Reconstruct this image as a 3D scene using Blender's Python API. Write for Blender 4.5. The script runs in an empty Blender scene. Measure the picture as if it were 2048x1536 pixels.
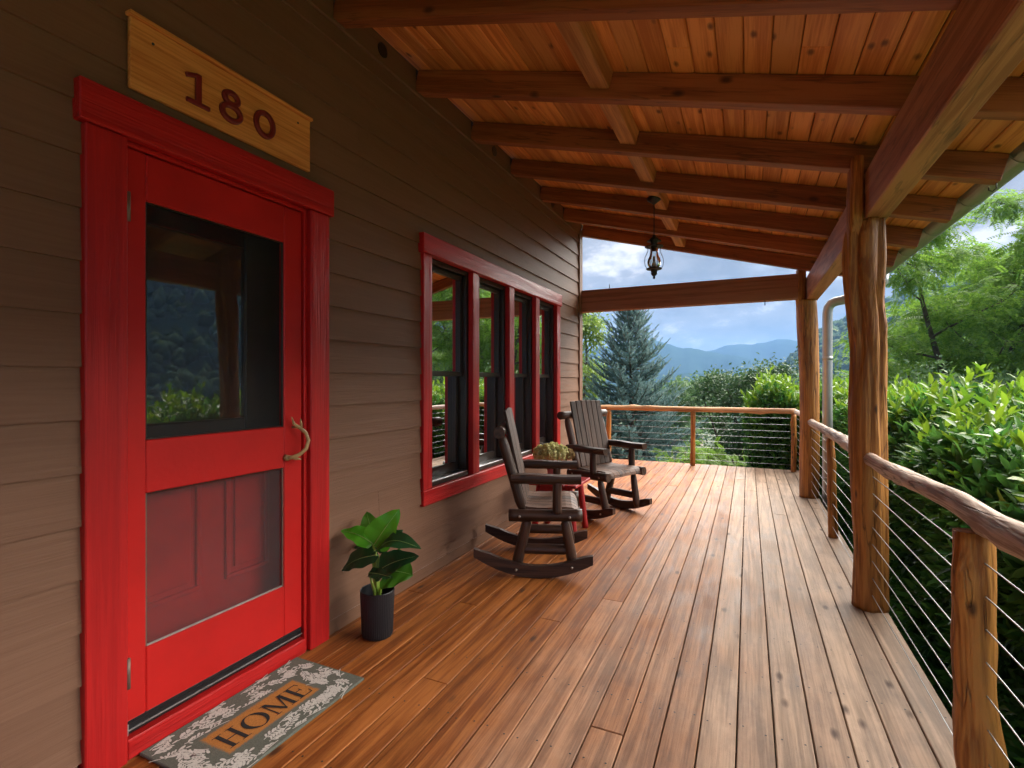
import bpy, bmesh, math, random
import numpy as np
from mathutils import Vector, Matrix, Quaternion
random.seed(7); RNG = np.random.default_rng(7)
S = bpy.context.scene
COL = S.collection
R = math.radians

# ------------------------------------------------------------------ camera
F, CX, HZ, CAMH = 1025.0, 1024.0, 762.0, 1.335      # focal length in pixels of a 2048 wide frame
YAW = math.atan(473 / F); CA, SA = math.cos(YAW), math.sin(YAW)
cd = bpy.data.cameras.new('camera'); cam = bpy.data.objects.new('camera', cd); COL.objects.link(cam)
cam.location = (0, 0, CAMH); cam.rotation_euler = (math.pi / 2, 0, YAW)
cd.sensor_width = 36; cd.lens = F / 2048 * 36; cd.shift_y = -6 / 2048
cd.clip_start = 0.05; cd.clip_end = 30000
S.camera = cam

# ------------------------------------------------------------------ world
SUN_AZ, SUN_EL = R(43), R(24)
w = bpy.data.worlds.new('World'); S.world = w; w.use_nodes = True
nt = w.node_tree; nt.nodes.clear()
def N(nt, t, **k):
    n = nt.nodes.new(t)
    for a, v in k.items(): setattr(n, a, v)
    return n
def L(nt, a, b): nt.links.new(a, b)
out = N(nt, 'ShaderNodeOutputWorld'); bg = N(nt, 'ShaderNodeBackground'); bg.inputs['Strength'].default_value = 0.05
sky = N(nt, 'ShaderNodeTexSky', sky_type='NISHITA', sun_disc=False)
sky.sun_elevation = SUN_EL; sky.sun_rotation = SUN_AZ; sky.air_density = 1.0; sky.dust_density = 1.5; sky.ozone_density = 1.5
tc = N(nt, 'ShaderNodeTexCoord')
sep = N(nt, 'ShaderNodeSeparateXYZ'); L(nt, tc.outputs['Generated'], sep.inputs[0])
ab = N(nt, 'ShaderNodeMath', operation='ABSOLUTE'); L(nt, sep.outputs['Z'], ab.inputs[0])
ad = N(nt, 'ShaderNodeMath', operation='ADD'); L(nt, ab.outputs[0], ad.inputs[0]); ad.inputs[1].default_value = 0.42
dv = N(nt, 'ShaderNodeVectorMath', operation='DIVIDE'); L(nt, tc.outputs['Generated'], dv.inputs[0])
cmb = N(nt, 'ShaderNodeCombineXYZ')
for i in range(3): L(nt, ad.outputs[0], cmb.inputs[i])
L(nt, cmb.outputs[0], dv.inputs[1])
n1 = N(nt, 'ShaderNodeTexNoise'); n1.inputs['Scale'].default_value = 2.6; n1.inputs['Detail'].default_value = 9; n1.inputs['Roughness'].default_value = 0.56
n1.inputs['Distortion'].default_value = 0.25
L(nt, dv.outputs[0], n1.inputs['Vector'])
r1 = N(nt, 'ShaderNodeValToRGB'); r1.color_ramp.elements[0].position = 0.16; r1.color_ramp.elements[1].position = 0.40; r1.color_ramp.elements[0].color = (.5, .5, .5, 1)
L(nt, n1.outputs['Fac'], r1.inputs['Fac'])
mp = N(nt, 'ShaderNodeVectorMath', operation='ADD'); mp.inputs[1].default_value = (3.1, 1.7, 0.4); L(nt, dv.outputs[0], mp.inputs[0])
n2 = N(nt, 'ShaderNodeTexNoise'); n2.inputs['Scale'].default_value = 4.6; n2.inputs['Detail'].default_value = 8; n2.inputs['Roughness'].default_value = 0.6
L(nt, mp.outputs[0], n2.inputs['Vector'])
r2 = N(nt, 'ShaderNodeValToRGB')
r2.color_ramp.elements[0].position = 0.38; r2.color_ramp.elements[0].color = (1.30, 1.36, 1.54, 1)
r2.color_ramp.elements[1].position = 0.66; r2.color_ramp.elements[1].color = (4.4, 4.25, 4.3, 1)
e = r2.color_ramp.elements.new(0.56); e.color = (2.05, 2.06, 2.24, 1)
L(nt, n2.outputs['Fac'], r2.inputs['Fac'])
mx = N(nt, 'ShaderNodeMixRGB'); L(nt, r1.outputs['Color'], mx.inputs['Fac'])
L(nt, sky.outputs[0], mx.inputs[1]); L(nt, r2.outputs['Color'], mx.inputs[2])
L(nt, mx.outputs[0], bg.inputs['Color']); L(nt, bg.outputs[0], out.inputs['Surface'])

# ------------------------------------------------------------------ sun (veiled by cloud: a wide soft source)
sl = bpy.data.lights.new('sun', 'SUN'); sl.energy = 5.0; sl.angle = R(96); sl.color = (1.0, 0.95, 0.87)
sun = bpy.data.objects.new('sun', sl); COL.objects.link(sun)
sd = Vector((math.sin(SUN_AZ) * math.cos(SUN_EL), math.cos(SUN_AZ) * math.cos(SUN_EL), math.sin(SUN_EL)))
sun.rotation_euler = (-sd).to_track_quat('-Z', 'Y').to_euler(); sun.location = (20, 30, 30)

# ------------------------------------------------------------------ exposure
S.render.engine = 'CYCLES'
vs = S.view_settings; vs.view_transform = 'Standard'; vs.look = 'None'; vs.gamma = 1; vs.use_curve_mapping = False
vs.exposure = 2.52
C_ = S.cycles; C_.max_bounces = 7; C_.diffuse_bounces = 4; C_.glossy_bounces = 3; C_.transmission_bounces = 4; C_.transparent_max_bounces = 8; C_.volume_bounces = 0
C_.use_adaptive_sampling = True; C_.adaptive_threshold = .02; C_.use_denoising = True; C_.sample_clamp_indirect = 8

# ================================================================== helpers
def tag(o, label=None, cat=None, group=None, kind=None):
    if label: o['label'] = label
    if cat: o['category'] = cat
    if group: o['group'] = group
    if kind: o['kind'] = kind
    return o
def empty(name, loc=(0, 0, 0), rz=0.0):
    o = bpy.data.objects.new(name, None); COL.objects.link(o); o.location = loc; o.rotation_euler = (0, 0, rz)
    o.empty_display_size = 0.1
    return o
def origin_of(p):
    v = Vector((0, 0, 0))
    while p is not None:
        v += p.location; p = p.parent
    return v
def link(name, me, mat=None, parent=None, loc=(0, 0, 0), rot=(0, 0, 0), local=False):
    """local=False: loc is in world space and the parents are unrotated"""
    o = bpy.data.objects.new(name, me); COL.objects.link(o)
    if mat and not me.materials: me.materials.append(mat)
    if parent is not None:
        o.parent = parent
        o.location = Vector(loc) if local else Vector(loc) - origin_of(parent)
    else: o.location = loc
    if isinstance(rot, Quaternion): o.rotation_mode = 'QUATERNION'; o.rotation_quaternion = rot
    else: o.rotation_euler = rot
    return o
def mesh(name, V, Fc, smooth=False):
    me = bpy.data.meshes.new(name); me.from_pydata([tuple(v) for v in V], [], Fc); me.update()
    if smooth: me.shade_smooth()
    return me
def fast_mesh(name, V, T, smooth=False, matidx=None):
    """V (n,3) and T (m,k) arrays"""
    V = np.asarray(V, np.float32); T = np.asarray(T, np.int32); k = T.shape[1]
    me = bpy.data.meshes.new(name)
    me.vertices.add(len(V)); me.vertices.foreach_set('co', V.ravel())
    me.loops.add(T.size); me.loops.foreach_set('vertex_index', T.ravel())
    me.polygons.add(len(T)); me.polygons.foreach_set('loop_start', np.arange(0, T.size, k, dtype=np.int32))
    if matidx is not None: me.polygons.foreach_set('material_index', np.asarray(matidx, np.int32))
    me.update(); me.validate()
    if smooth: me.shade_smooth()
    return me
def cbox_geo(sx, sy, sz, b=0.003):
    """chamfered box about the origin: 24 verts"""
    hx, hy, hz = sx / 2, sy / 2, sz / 2; b = min(b, hx * .45, hy * .45, hz * .45)
    V = []; idx = {}
    for i in (-1, 1):
        for j in (-1, 1):
            for k in (-1, 1):
                for ax in range(3):
                    p = [i * (hx - b), j * (hy - b), k * (hz - b)]
                    p[ax] = (i * hx, j * hy, k * hz)[ax]
                    idx[(i, j, k, ax)] = len(V); V.append(p)
    Fc = []
    for ax in range(3):
        u, v = [(1, 2), (2, 0), (0, 1)][ax]
        for s in (-1, 1):
            q = []
            for (a_, b_) in ((-1, -1), (1, -1), (1, 1), (-1, 1)):
                c = [0, 0, 0]; c[ax] = s; c[u] = a_; c[v] = b_; q.append(idx[(c[0], c[1], c[2], ax)])
            Fc.append(q if s > 0 else q[::-1])
    for ax in range(3):               # edge chamfers, edge runs along ax
        u, v = [(1, 2), (2, 0), (0, 1)][ax]
        for a_ in (-1, 1):
            for b_ in (-1, 1):
                def g(e, m):
                    c = [0, 0, 0]; c[ax] = e; c[u] = a_; c[v] = b_; return idx[(c[0], c[1], c[2], m)]
                q = [g(-1, u), g(1, u), g(1, v), g(-1, v)]
                Fc.append(q if a_ * b_ < 0 else q[::-1])
    for i in (-1, 1):
        for j in (-1, 1):
            for k in (-1, 1):
                q = [idx[(i, j, k, 0)], idx[(i, j, k, 1)], idx[(i, j, k, 2)]]
                Fc.append(q if i * j * k > 0 else q[::-1])
    return V, Fc
def box(name, x0, x1, y0, y1, z0, z1, mat, parent=None, b=0.003, rot=(0, 0, 0)):
    V, Fc = cbox_geo(x1 - x0, y1 - y0, z1 - z0, b)
    return link(name, mesh(name, V, Fc), mat, parent, ((x0 + x1) / 2, (y0 + y1) / 2, (z0 + z1) / 2), rot)
def lbox(name, c, s, mat, parent, b=0.003, rot=(0, 0, 0)):
    V, Fc = cbox_geo(s[0], s[1], s[2], b)
    return link(name, mesh(name, V, Fc), mat, parent, c, rot, local=True)
class MB:
    def __init__(s): s.V = []; s.F = []
    def add(s, V, Fc, M=None):
        n = len(s.V)
        for v in V: s.V.append(tuple(M @ Vector(v)) if M is not None else tuple(v))
        s.F += [[i + n for i in f] for f in Fc]
    def box(s, x0, x1, y0, y1, z0, z1, b=0.003):
        V, Fc = cbox_geo(x1 - x0, y1 - y0, z1 - z0, b)
        c = ((x0 + x1) / 2, (y0 + y1) / 2, (z0 + z1) / 2)
        s.add([(v[0] + c[0], v[1] + c[1], v[2] + c[2]) for v in V], Fc)
    def build(s, name, mat, parent=None, loc=(0, 0, 0), smooth=False, local=False, rot=(0, 0, 0)):
        """verts are relative to loc"""
        return link(name, mesh(name, s.V, s.F, smooth), mat, parent, loc, rot, local)
def tube_geo(pts, rad, seg=8, cap=True, flat=1.0, up=None):
    P = [Vector(p) for p in pts]; n = len(P); V = []; Fc = []
    if not hasattr(rad, '__len__'): rad = [rad] * n
    prev = None
    for i in range(n):
        t = (P[min(i + 1, n - 1)] - P[max(i - 1, 0)]).normalized()
        if prev is None:
            a = Vector(up) if up else (Vector((0, 0, 1)) if abs(t.z) < .9 else Vector((1, 0, 0)))
        else: a = prev
        u = (a - t * a.dot(t)).normalized(); prev = u; v = t.cross(u)
        for k in range(seg):
            th = 2 * math.pi * k / seg
            V.append(P[i] + (u * math.cos(th) * flat + v * math.sin(th)) * rad[i])
    for i in range(n - 1):
        for k in range(seg):
            k2 = (k + 1) % seg
            Fc.append([i * seg + k, i * seg + k2, (i + 1) * seg + k2, (i + 1) * seg + k])
    if cap:
        Fc.append(list(range(seg))[::-1]); Fc.append([(n - 1) * seg + k for k in range(seg)])
    return [tuple(v) for v in V], Fc
def tube(name, pts, rad, mat, parent=None, seg=8, smooth=True, local=False, flat=1.0, up=None):
    c = Vector(pts[0])
    V, Fc = tube_geo([Vector(p) - c for p in pts], rad, seg, True, flat, up)
    me = mesh(name, V, Fc, smooth)
    return link(name, me, mat, parent, c, (0, 0, 0), local)
def fbm(x, y, z, sc, seed=0):
    from mathutils import noise
    return noise.noise(Vector((x * sc + seed * 13.7, y * sc - seed * 5.1, z * sc + seed * 3.3)))
def log_geo(length, r0, r1, seg=14, rings=10, amp=0.06, seed=0, taper_ends=0.0, bend=0.0, knots=0):
    """a log along local +Z from 0 to length"""
    V = []; Fc = []; rd = random.Random(seed)
    kn = [(rd.uniform(.1, .9), rd.uniform(0, 6.28), rd.uniform(.05, .11)) for _ in range(knots)]
    for i in range(rings + 1):
        t = i / rings; r = r0 + (r1 - r0) * t
        if taper_ends:
            d = min(t, 1 - t) * length
            if d < taper_ends: r *= 0.55 + 0.45 * (d / taper_ends)
        bx = bend * math.sin(math.pi * t) + bend * .5 * fbm(0, 0, t * 3, 1, seed + 5); by = bend * .6 * fbm(1, 2, t * 2.4, 1, seed + 9)
        for k in range(seg):
            th = 2 * math.pi * k / seg
            rr = r * (1 + amp * 1.6 * fbm(math.cos(th) * .8, math.sin(th) * .8, t * length * 3.0, 1.0, seed))
            for (kt, ka, ks) in kn:
                dt = (t - kt) * length / (r0 * 1.6); da = math.atan2(math.sin(th - ka), math.cos(th - ka)) / 0.75
                rr += r0 * ks * 4 * math.exp(-dt * dt - da * da)
            V.append((rr * math.cos(th) + bx, rr * math.sin(th) + by, t * length))
    for i in range(rings):
        for k in range(seg):
            k2 = (k + 1) % seg
            Fc.append([i * seg + k, i * seg + k2, (i + 1) * seg + k2, (i + 1) * seg + k])
    Fc.append(list(range(seg))[::-1]); Fc.append([rings * seg + k for k in range(seg)])
    return V, Fc
def log(name, p0, p1, r0, r1, mat, parent=None, local=False, **k):
    p0, p1 = Vector(p0), Vector(p1); d = p1 - p0
    V, Fc = log_geo(d.length, r0, r1, **k)
    me = mesh(name, V, Fc, True)
    for p in me.polygons[-2:]: p.use_smooth = False
    return link(name, me, mat, parent, p0, d.to_track_quat('Z', 'Y'), local)

# ================================================================== materials
def new_mat(name):
    m = bpy.data.materials.new(name); m.use_nodes = True
    nt = m.node_tree; b = nt.nodes['Principled BSDF']
    return m, nt, b
def rgb(c): return (c[0], c[1], c[2], 1)
def plain(name, c, rough=.5, metal=0, spec=.5, var=0.06, nscale=12, bump=0.0, bscale=60):
    m, nt, b = new_mat(name)
    b.inputs['Roughness'].default_value = rough; b.inputs['Metallic'].default_value = metal; b.inputs['Specular IOR Level'].default_value = spec
    tc = N(nt, 'ShaderNodeTexCoord'); n = N(nt, 'ShaderNodeTexNoise'); n.inputs['Scale'].default_value = nscale; n.inputs['Detail'].default_value = 5
    L(nt, tc.outputs['Object'], n.inputs['Vector'])
    r = N(nt, 'ShaderNodeValToRGB'); r.color_ramp.elements[0].position = .3; r.color_ramp.elements[1].position = .7
    r.color_ramp.elements[0].color = rgb([x * (1 - var) for x in c]); r.color_ramp.elements[1].color = rgb([min(1, x * (1 + var)) for x in c])
    L(nt, n.outputs['Fac'], r.inputs['Fac']); L(nt, r.outputs['Color'], b.inputs['Base Color'])
    if bump:
        n2 = N(nt, 'ShaderNodeTexNoise'); n2.inputs['Scale'].default_value = bscale; n2.inputs['Detail'].default_value = 6
        L(nt, tc.outputs['Object'], n2.inputs['Vector'])
        bp = N(nt, 'ShaderNodeBump'); bp.inputs['Strength'].default_value = bump; bp.inputs['Distance'].default_value = .01
        L(nt, n2.outputs['Fac'], bp.inputs['Height']); L(nt, bp.outputs[0], b.inputs['Normal'])
    return m
def wood(name, c_lo, c_hi, axis='Y', rough=.5, grain=1.0, knots=0.5, knot_col=(.03, .015, .008), bump=.25, tint=.25, knot_scale=(7, 1.6),
         weather=None, spec=.4, ring=1.0, streak=.35, cracks=0.0, relief=0.0):
    """procedural wood: grain along a local axis, knots, per-board tint; weather=(colour, x0, x1) greys boards that lie out in the weather"""
    m, nt, b = new_mat(name); b.inputs['Specular IOR Level'].default_value = spec
    tc = N(nt, 'ShaderNodeTexCoord'); oi = N(nt, 'ShaderNodeObjectInfo')
    off = N(nt, 'ShaderNodeVectorMath', operation='SCALE'); off.inputs[0].default_value = (31.7, 17.3, 23.9); L(nt, oi.outputs['Random'], off.inputs['Scale'])
    add = N(nt, 'ShaderNodeVectorMath', operation='ADD'); L(nt, tc.outputs['Object'], add.inputs[0]); L(nt, off.outputs[0], add.inputs[1])
    ai = 'XYZ'.index(axis)
    def mapped(al, cr):
        mpn = N(nt, 'ShaderNodeMapping'); s = [cr] * 3; s[ai] = al; mpn.inputs['Scale'].default_value = s
        L(nt, add.outputs[0], mpn.inputs['Vector']); return mpn.outputs[0]
    # warped coordinate for the growth rings
    wn = N(nt, 'ShaderNodeTexNoise'); wn.inputs['Scale'].default_value = 1.0; wn.inputs['Detail'].default_value = 2; L(nt, mapped(.9, 5), wn.inputs['Vector'])
    wv = N(nt, 'ShaderNodeTexNoise'); wv.inputs['Scale'].default_value = 1.0; wv.inputs['Detail'].default_value = 1.0; L(nt, mapped(.35 * ring, 9 * ring), wv.inputs['Vector'])
    mm = N(nt, 'ShaderNodeMath', operation='MULTIPLY'); L(nt, wv.outputs['Fac'], mm.inputs[0]); mm.inputs[1].default_value = 26
    sn = N(nt, 'ShaderNodeMath', operation='SINE'); L(nt, mm.outputs[0], sn.inputs[0])
    fine = N(nt, 'ShaderNodeTexNoise'); fine.inputs['Scale'].default_value = 1; fine.inputs['Detail'].default_value = 4; L(nt, mapped(4, 120), fine.inputs['Vector'])
    f1 = N(nt, 'ShaderNodeMath', operation='MULTIPLY_ADD'); L(nt, sn.outputs[0], f1.inputs[0]); f1.inputs[1].default_value = .16 * grain; L(nt, fine.outputs['Fac'], f1.inputs[2])
    big = N(nt, 'ShaderNodeTexNoise'); big.inputs['Scale'].default_value = 1; big.inputs['Detail'].default_value = 3; L(nt, mapped(1.1, 5), big.inputs['Vector'])
    f2 = N(nt, 'ShaderNodeMath', operation='MULTIPLY_ADD'); L(nt, big.outputs['Fac'], f2.inputs[0]); f2.inputs[1].default_value = streak * 2; L(nt, f1.outputs[0], f2.inputs[2])
    r = N(nt, 'ShaderNodeValToRGB'); r.color_ramp.elements[0].position = .30 + streak; r.color_ramp.elements[1].position = .72 + streak
    r.color_ramp.elements[0].color = rgb(c_lo); r.color_ramp.elements[1].color = rgb(c_hi)
    L(nt, f2.outputs[0], r.inputs['Fac'])
    colr = r.outputs['Color']
    if weather:
        wc, x0, x1 = weather
        geo = N(nt, 'ShaderNodeNewGeometry'); sp = N(nt, 'ShaderNodeSeparateXYZ'); L(nt, geo.outputs['Position'], sp.inputs[0])
        wn2 = N(nt, 'ShaderNodeTexNoise'); wn2.inputs['Scale'].default_value = 1.6; wn2.inputs['Detail'].default_value = 6; wn2.inputs['Roughness'].default_value = .65
        L(nt, geo.outputs['Position'], wn2.inputs['Vector'])
        ma = N(nt, 'ShaderNodeMath', operation='MULTIPLY_ADD'); L(nt, wn2.outputs['Fac'], ma.inputs[0]); ma.inputs[1].default_value = 1.3; L(nt, sp.outputs['X'], ma.inputs[2])
        mb = N(nt, 'ShaderNodeMath', operation='MULTIPLY_ADD'); L(nt, oi.outputs['Random'], mb.inputs[0]); mb.inputs[1].default_value = .5; L(nt, ma.outputs[0], mb.inputs[2])
        mr = N(nt, 'ShaderNodeMapRange', clamp=True, interpolation_type='SMOOTHSTEP'); L(nt, mb.outputs[0], mr.inputs['Value'])
        mr.inputs['From Min'].default_value = x0 + .85; mr.inputs['From Max'].default_value = x1 + .85
        r3 = N(nt, 'ShaderNodeValToRGB'); r3.color_ramp.elements[0].position = .30 + streak; r3.color_ramp.elements[1].position = .72 + streak
        r3.color_ramp.elements[0].color = rgb([c * .68 for c in wc]); r3.color_ramp.elements[1].color = rgb([c * 1.12 for c in wc]); L(nt, f2.outputs[0], r3.inputs['Fac'])
        mxw = N(nt, 'ShaderNodeMixRGB'); L(nt, mr.outputs['Result'], mxw.inputs['Fac']); L(nt, colr, mxw.inputs[1]); L(nt, r3.outputs['Color'], mxw.inputs[2])
        # blotchy dark stains of foot traffic and rain
        st = N(nt, 'ShaderNodeTexNoise'); st.inputs['Scale'].default_value = 5; st.inputs['Detail'].default_value = 7; st.inputs['Roughness'].default_value = .7
        stm = N(nt, 'ShaderNodeMapping'); stm.inputs['Scale'].default_value = (1.3, .5, 1); L(nt, geo.outputs['Position'], stm.inputs['Vector']); L(nt, stm.outputs[0], st.inputs['Vector'])
        sr = N(nt, 'ShaderNodeValToRGB'); sr.color_ramp.elements[0].position = .36; sr.color_ramp.elements[0].color = (.42, .38, .36, 1); sr.color_ramp.elements[1].position = .54; sr.color_ramp.elements[1].color = (1, 1, 1, 1)
        L(nt, st.outputs['Fac'], sr.inputs['Fac'])
        mst = N(nt, 'ShaderNodeMixRGB', blend_type='MULTIPLY'); mst.inputs['Fac'].default_value = .5; L(nt, mxw.outputs[0], mst.inputs[1]); L(nt, sr.outputs['Color'], mst.inputs[2])
        colr = mst.outputs[0]
        rr = N(nt, 'ShaderNodeMapRange'); L(nt, st.outputs['Fac'], rr.inputs['Value']); rr.inputs['From Min'].default_value = .3; rr.inputs['From Max'].default_value = .7
        rr.inputs['To Min'].default_value = rough - .12; rr.inputs['To Max'].default_value = rough + .14; L(nt, rr.outputs[0], b.inputs['Roughness'])
    else: b.inputs['Roughness'].default_value = rough
    if knots:
        vo = N(nt, 'ShaderNodeTexVoronoi'); vo.inputs['Scale'].default_value = 1; L(nt, mapped(knot_scale[1], knot_scale[0]), vo.inputs['Vector'])
        nd = N(nt, 'ShaderNodeMath', operation='MULTIPLY_ADD'); L(nt, fine.outputs['Fac'], nd.inputs[0]); nd.inputs[1].default_value = .06; L(nt, vo.outputs['Distance'], nd.inputs[2])
        kr = N(nt, 'ShaderNodeValToRGB'); kr.color_ramp.elements[0].position = .09; kr.color_ramp.elements[0].color = (1, 1, 1, 1); kr.color_ramp.elements[1].position = .19; kr.color_ramp.elements[1].color = (0, 0, 0, 1)
        L(nt, nd.outputs[0], kr.inputs['Fac'])
        gate = N(nt, 'ShaderNodeMath', operation='GREATER_THAN'); cs = N(nt, 'ShaderNodeSeparateXYZ'); L(nt, vo.outputs['Color'], cs.inputs[0]); L(nt, cs.outputs[0], gate.inputs[0]); gate.inputs[1].default_value = 1 - knots
        gm = N(nt, 'ShaderNodeMath', operation='MULTIPLY'); L(nt, gate.outputs[0], gm.inputs[0]); L(nt, kr.outputs['Color'], gm.inputs[1])
        gm2 = N(nt, 'ShaderNodeMath', operation='MULTIPLY'); L(nt, gm.outputs[0], gm2.inputs[0]); gm2.inputs[1].default_value = .85
        km = N(nt, 'ShaderNodeMixRGB'); L(nt, gm2.outputs[0], km.inputs['Fac']); L(nt, colr, km.inputs[1]); km.inputs[2].default_value = rgb(knot_col)
        colr = km.outputs[0]
    if cracks:
        cn = N(nt, 'ShaderNodeTexNoise'); cn.inputs['Scale'].default_value = 1; cn.inputs['Detail'].default_value = 3; cn.inputs['Distortion'].default_value = .12; L(nt, mapped(1.6, 20), cn.inputs['Vector'])
        c1_ = N(nt, 'ShaderNodeMath', operation='SUBTRACT'); L(nt, cn.outputs['Fac'], c1_.inputs[0]); c1_.inputs[1].default_value = .5
        c2_ = N(nt, 'ShaderNodeMath', operation='ABSOLUTE'); L(nt, c1_.outputs[0], c2_.inputs[0])
        cm = N(nt, 'ShaderNodeMapRange', clamp=True); L(nt, c2_.outputs[0], cm.inputs['Value']); cm.inputs['From Min'].default_value = 0; cm.inputs['From Max'].default_value = .03; cm.inputs['To Min'].default_value = cracks; cm.inputs['To Max'].default_value = 0
        cg = N(nt, 'ShaderNodeTexNoise'); cg.inputs['Scale'].default_value = 1; L(nt, mapped(2.5, 6), cg.inputs['Vector']); cgr = N(nt, 'ShaderNodeMapRange', clamp=True); L(nt, cg.outputs['Fac'], cgr.inputs['Value']); cgr.inputs['From Min'].default_value = .42; cgr.inputs['From Max'].default_value = .58
        cmm = N(nt, 'ShaderNodeMath', operation='MULTIPLY'); L(nt, cm.outputs[0], cmm.inputs[0]); L(nt, cgr.outputs[0], cmm.inputs[1])
        ck = N(nt, 'ShaderNodeMixRGB'); L(nt, cmm.outputs[0], ck.inputs['Fac']); L(nt, colr, ck.inputs[1]); ck.inputs[2].default_value = rgb(knot_col); colr = ck.outputs[0]
    hs = N(nt, 'ShaderNodeHueSaturation'); L(nt, colr, hs.inputs['Color'])
    vr = N(nt, 'ShaderNodeMapRange'); L(nt, oi.outputs['Random'], vr.inputs['Value']); vr.inputs['To Min'].default_value = 1 - tint; vr.inputs['To Max'].default_value = 1 + tint
    L(nt, vr.outputs[0], hs.inputs['Value'])
    L(nt, hs.outputs[0], b.inputs['Base Color'])
    if bump:
        bp = N(nt, 'ShaderNodeBump'); bp.inputs['Strength'].default_value = bump; bp.inputs['Distance'].default_value = .004
        L(nt, f1.outputs[0], bp.inputs['Height']); L(nt, bp.outputs[0], b.inputs['Normal'])
        if relief:
            rn = N(nt, 'ShaderNodeTexNoise'); rn.inputs['Scale'].default_value = 1; rn.inputs['Detail'].default_value = 6; L(nt, mapped(7, 38), rn.inputs['Vector'])
            b2 = N(nt, 'ShaderNodeBump'); b2.inputs['Strength'].default_value = relief; b2.inputs['Distance'].default_value = .012
            L(nt, rn.outputs['Fac'], b2.inputs['Height']); L(nt, b2.outputs[0], bp.inputs['Normal'])
            if cracks:
                b3 = N(nt, 'ShaderNodeBump', invert=True); b3.inputs['Strength'].default_value = relief; b3.inputs['Distance'].default_value = .01
                L(nt, cmm.outputs[0], b3.inputs['Height']); L(nt, b3.outputs[0], b2.inputs['Normal'])
    return m
def leafmat(name, c1, c2, rough=.4, trans=.35, spec=.5, sat_var=.12):
    m, nt, b = new_mat(name); o = nt.nodes['Material Output']
    geo = N(nt, 'ShaderNodeNewGeometry'); r = N(nt, 'ShaderNodeValToRGB'); r.color_ramp.elements[0].color = rgb(c1); r.color_ramp.elements[1].color = rgb(c2)
    oi = N(nt, 'ShaderNodeObjectInfo'); ad = N(nt, 'ShaderNodeMath', operation='ADD'); fr = N(nt, 'ShaderNodeMath', operation='FRACT')
    L(nt, geo.outputs['Random Per Island'], ad.inputs[0]); L(nt, oi.outputs['Random'], ad.inputs[1]); L(nt, ad.outputs[0], fr.inputs[0])
    L(nt, fr.outputs[0], r.inputs['Fac']); L(nt, r.outputs['Color'], b.inputs['Base Color'])
    b.inputs['Roughness'].default_value = rough; b.inputs['Specular IOR Level'].default_value = spec
    t = N(nt, 'ShaderNodeBsdfTranslucent'); L(nt, r.outputs['Color'], t.inputs['Color'])
    mxs = N(nt, 'ShaderNodeMixShader'); mxs.inputs['Fac'].default_value = trans; L(nt, b.outputs[0], mxs.inputs[1]); L(nt, t.outputs[0], mxs.inputs[2]); L(nt, mxs.outputs[0], o.inputs['Surface'])
    return m
def glassy(name, tint, refl, rough=0.0, fres=1.5):
    """a pane: mirror share rising with the angle, the rest tinted see-through"""
    m, nt, b = new_mat(name); nt.nodes.remove(b); o = nt.nodes['Material Output']
    g = N(nt, 'ShaderNodeBsdfGlossy'); g.inputs['Roughness'].default_value = rough; g.inputs['Color'].default_value = (1, 1, 1, 1)
    t = N(nt, 'ShaderNodeBsdfTransparent'); t.inputs['Color'].default_value = rgb(tint)
    f = N(nt, 'ShaderNodeFresnel'); f.inputs['IOR'].default_value = fres
    a = N(nt, 'ShaderNodeMath', operation='ADD', use_clamp=True); L(nt, f.outputs[0], a.inputs[0]); a.inputs[1].default_value = refl
    mxs = N(nt, 'ShaderNodeMixShader'); L(nt, a.outputs[0], mxs.inputs['Fac']); L(nt, t.outputs[0], mxs.inputs[1]); L(nt, g.outputs[0], mxs.inputs[2]); L(nt, mxs.outputs[0], o.inputs['Surface'])
    return m
M = {}
M['siding'] = wood('siding_paint', (.178, .091, .053), (.202, .106, .063), 'Y', rough=.62, knots=0, bump=.35, tint=.04, grain=.5, streak=.1, spec=.25)
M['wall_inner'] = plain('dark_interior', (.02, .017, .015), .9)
M['red'] = plain('red_door_paint', (.52, .014, .012), .36, spec=.35, var=.10, nscale=4, bump=.10, bscale=45)
M['red_trim'] = wood('red_trim_paint', (.40, .011, .011), (.50, .015, .014), 'Z', rough=.40, spec=.3, knots=0, bump=.8, tint=.03, grain=1.2, streak=.1)
M['red_trim_y'] = wood('red_trim_paint_level', (.40, .011, .011), (.50, .015, .014), 'Y', rough=.40, spec=.3, knots=0, bump=.8, tint=.03, grain=1.2, streak=.1)
M['ceiling'] = wood('pine_ceiling', (.62, .205, .046), (.84, .36, .10), 'Y', rough=.5, knots=.85, tint=.22, knot_scale=(8.5, 4.5), knot_col=(.12, .035, .012), bump=.15)
M['rafter'] = wood('stained_rafter', (.24, .068, .024), (.37, .12, .044), 'X', cracks=.5, relief=.1, rough=.5, knots=.5, tint=.1, knot_scale=(6.5, 3.6), knot_col=(.035, .013, .01), bump=.2)
M['beam'] = wood('stained_beam', (.36, .145, .06), (.54, .26, .12), 'Y', cracks=.5, relief=.15, rough=.5, knots=.25, tint=.08, knot_scale=(6, 1.2), bump=.25)
M['beam_x'] = wood('stained_cross_beam', (.22, .085, .05), (.33, .14, .085), 'X', rough=.5, knots=.3, tint=.08, knot_scale=(6, 1.2), bump=.25)
M['block'] = wood('pine_blocking', (.40, .16, .05), (.62, .30, .11), 'Y', rough=.5, knots=.3, tint=.15, bump=.2)
M['deck'] = wood('deck_board', (.20, .056, .011), (.40, .135, .030), 'Y', rough=.58, knots=.6, tint=.09, knot_scale=(8, 3.4), knot_col=(.05, .02, .012), bump=.35,
                 weather=((.455, .315, .222), -1.2, .5), spec=.22, ring=1.3, streak=.14)
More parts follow.
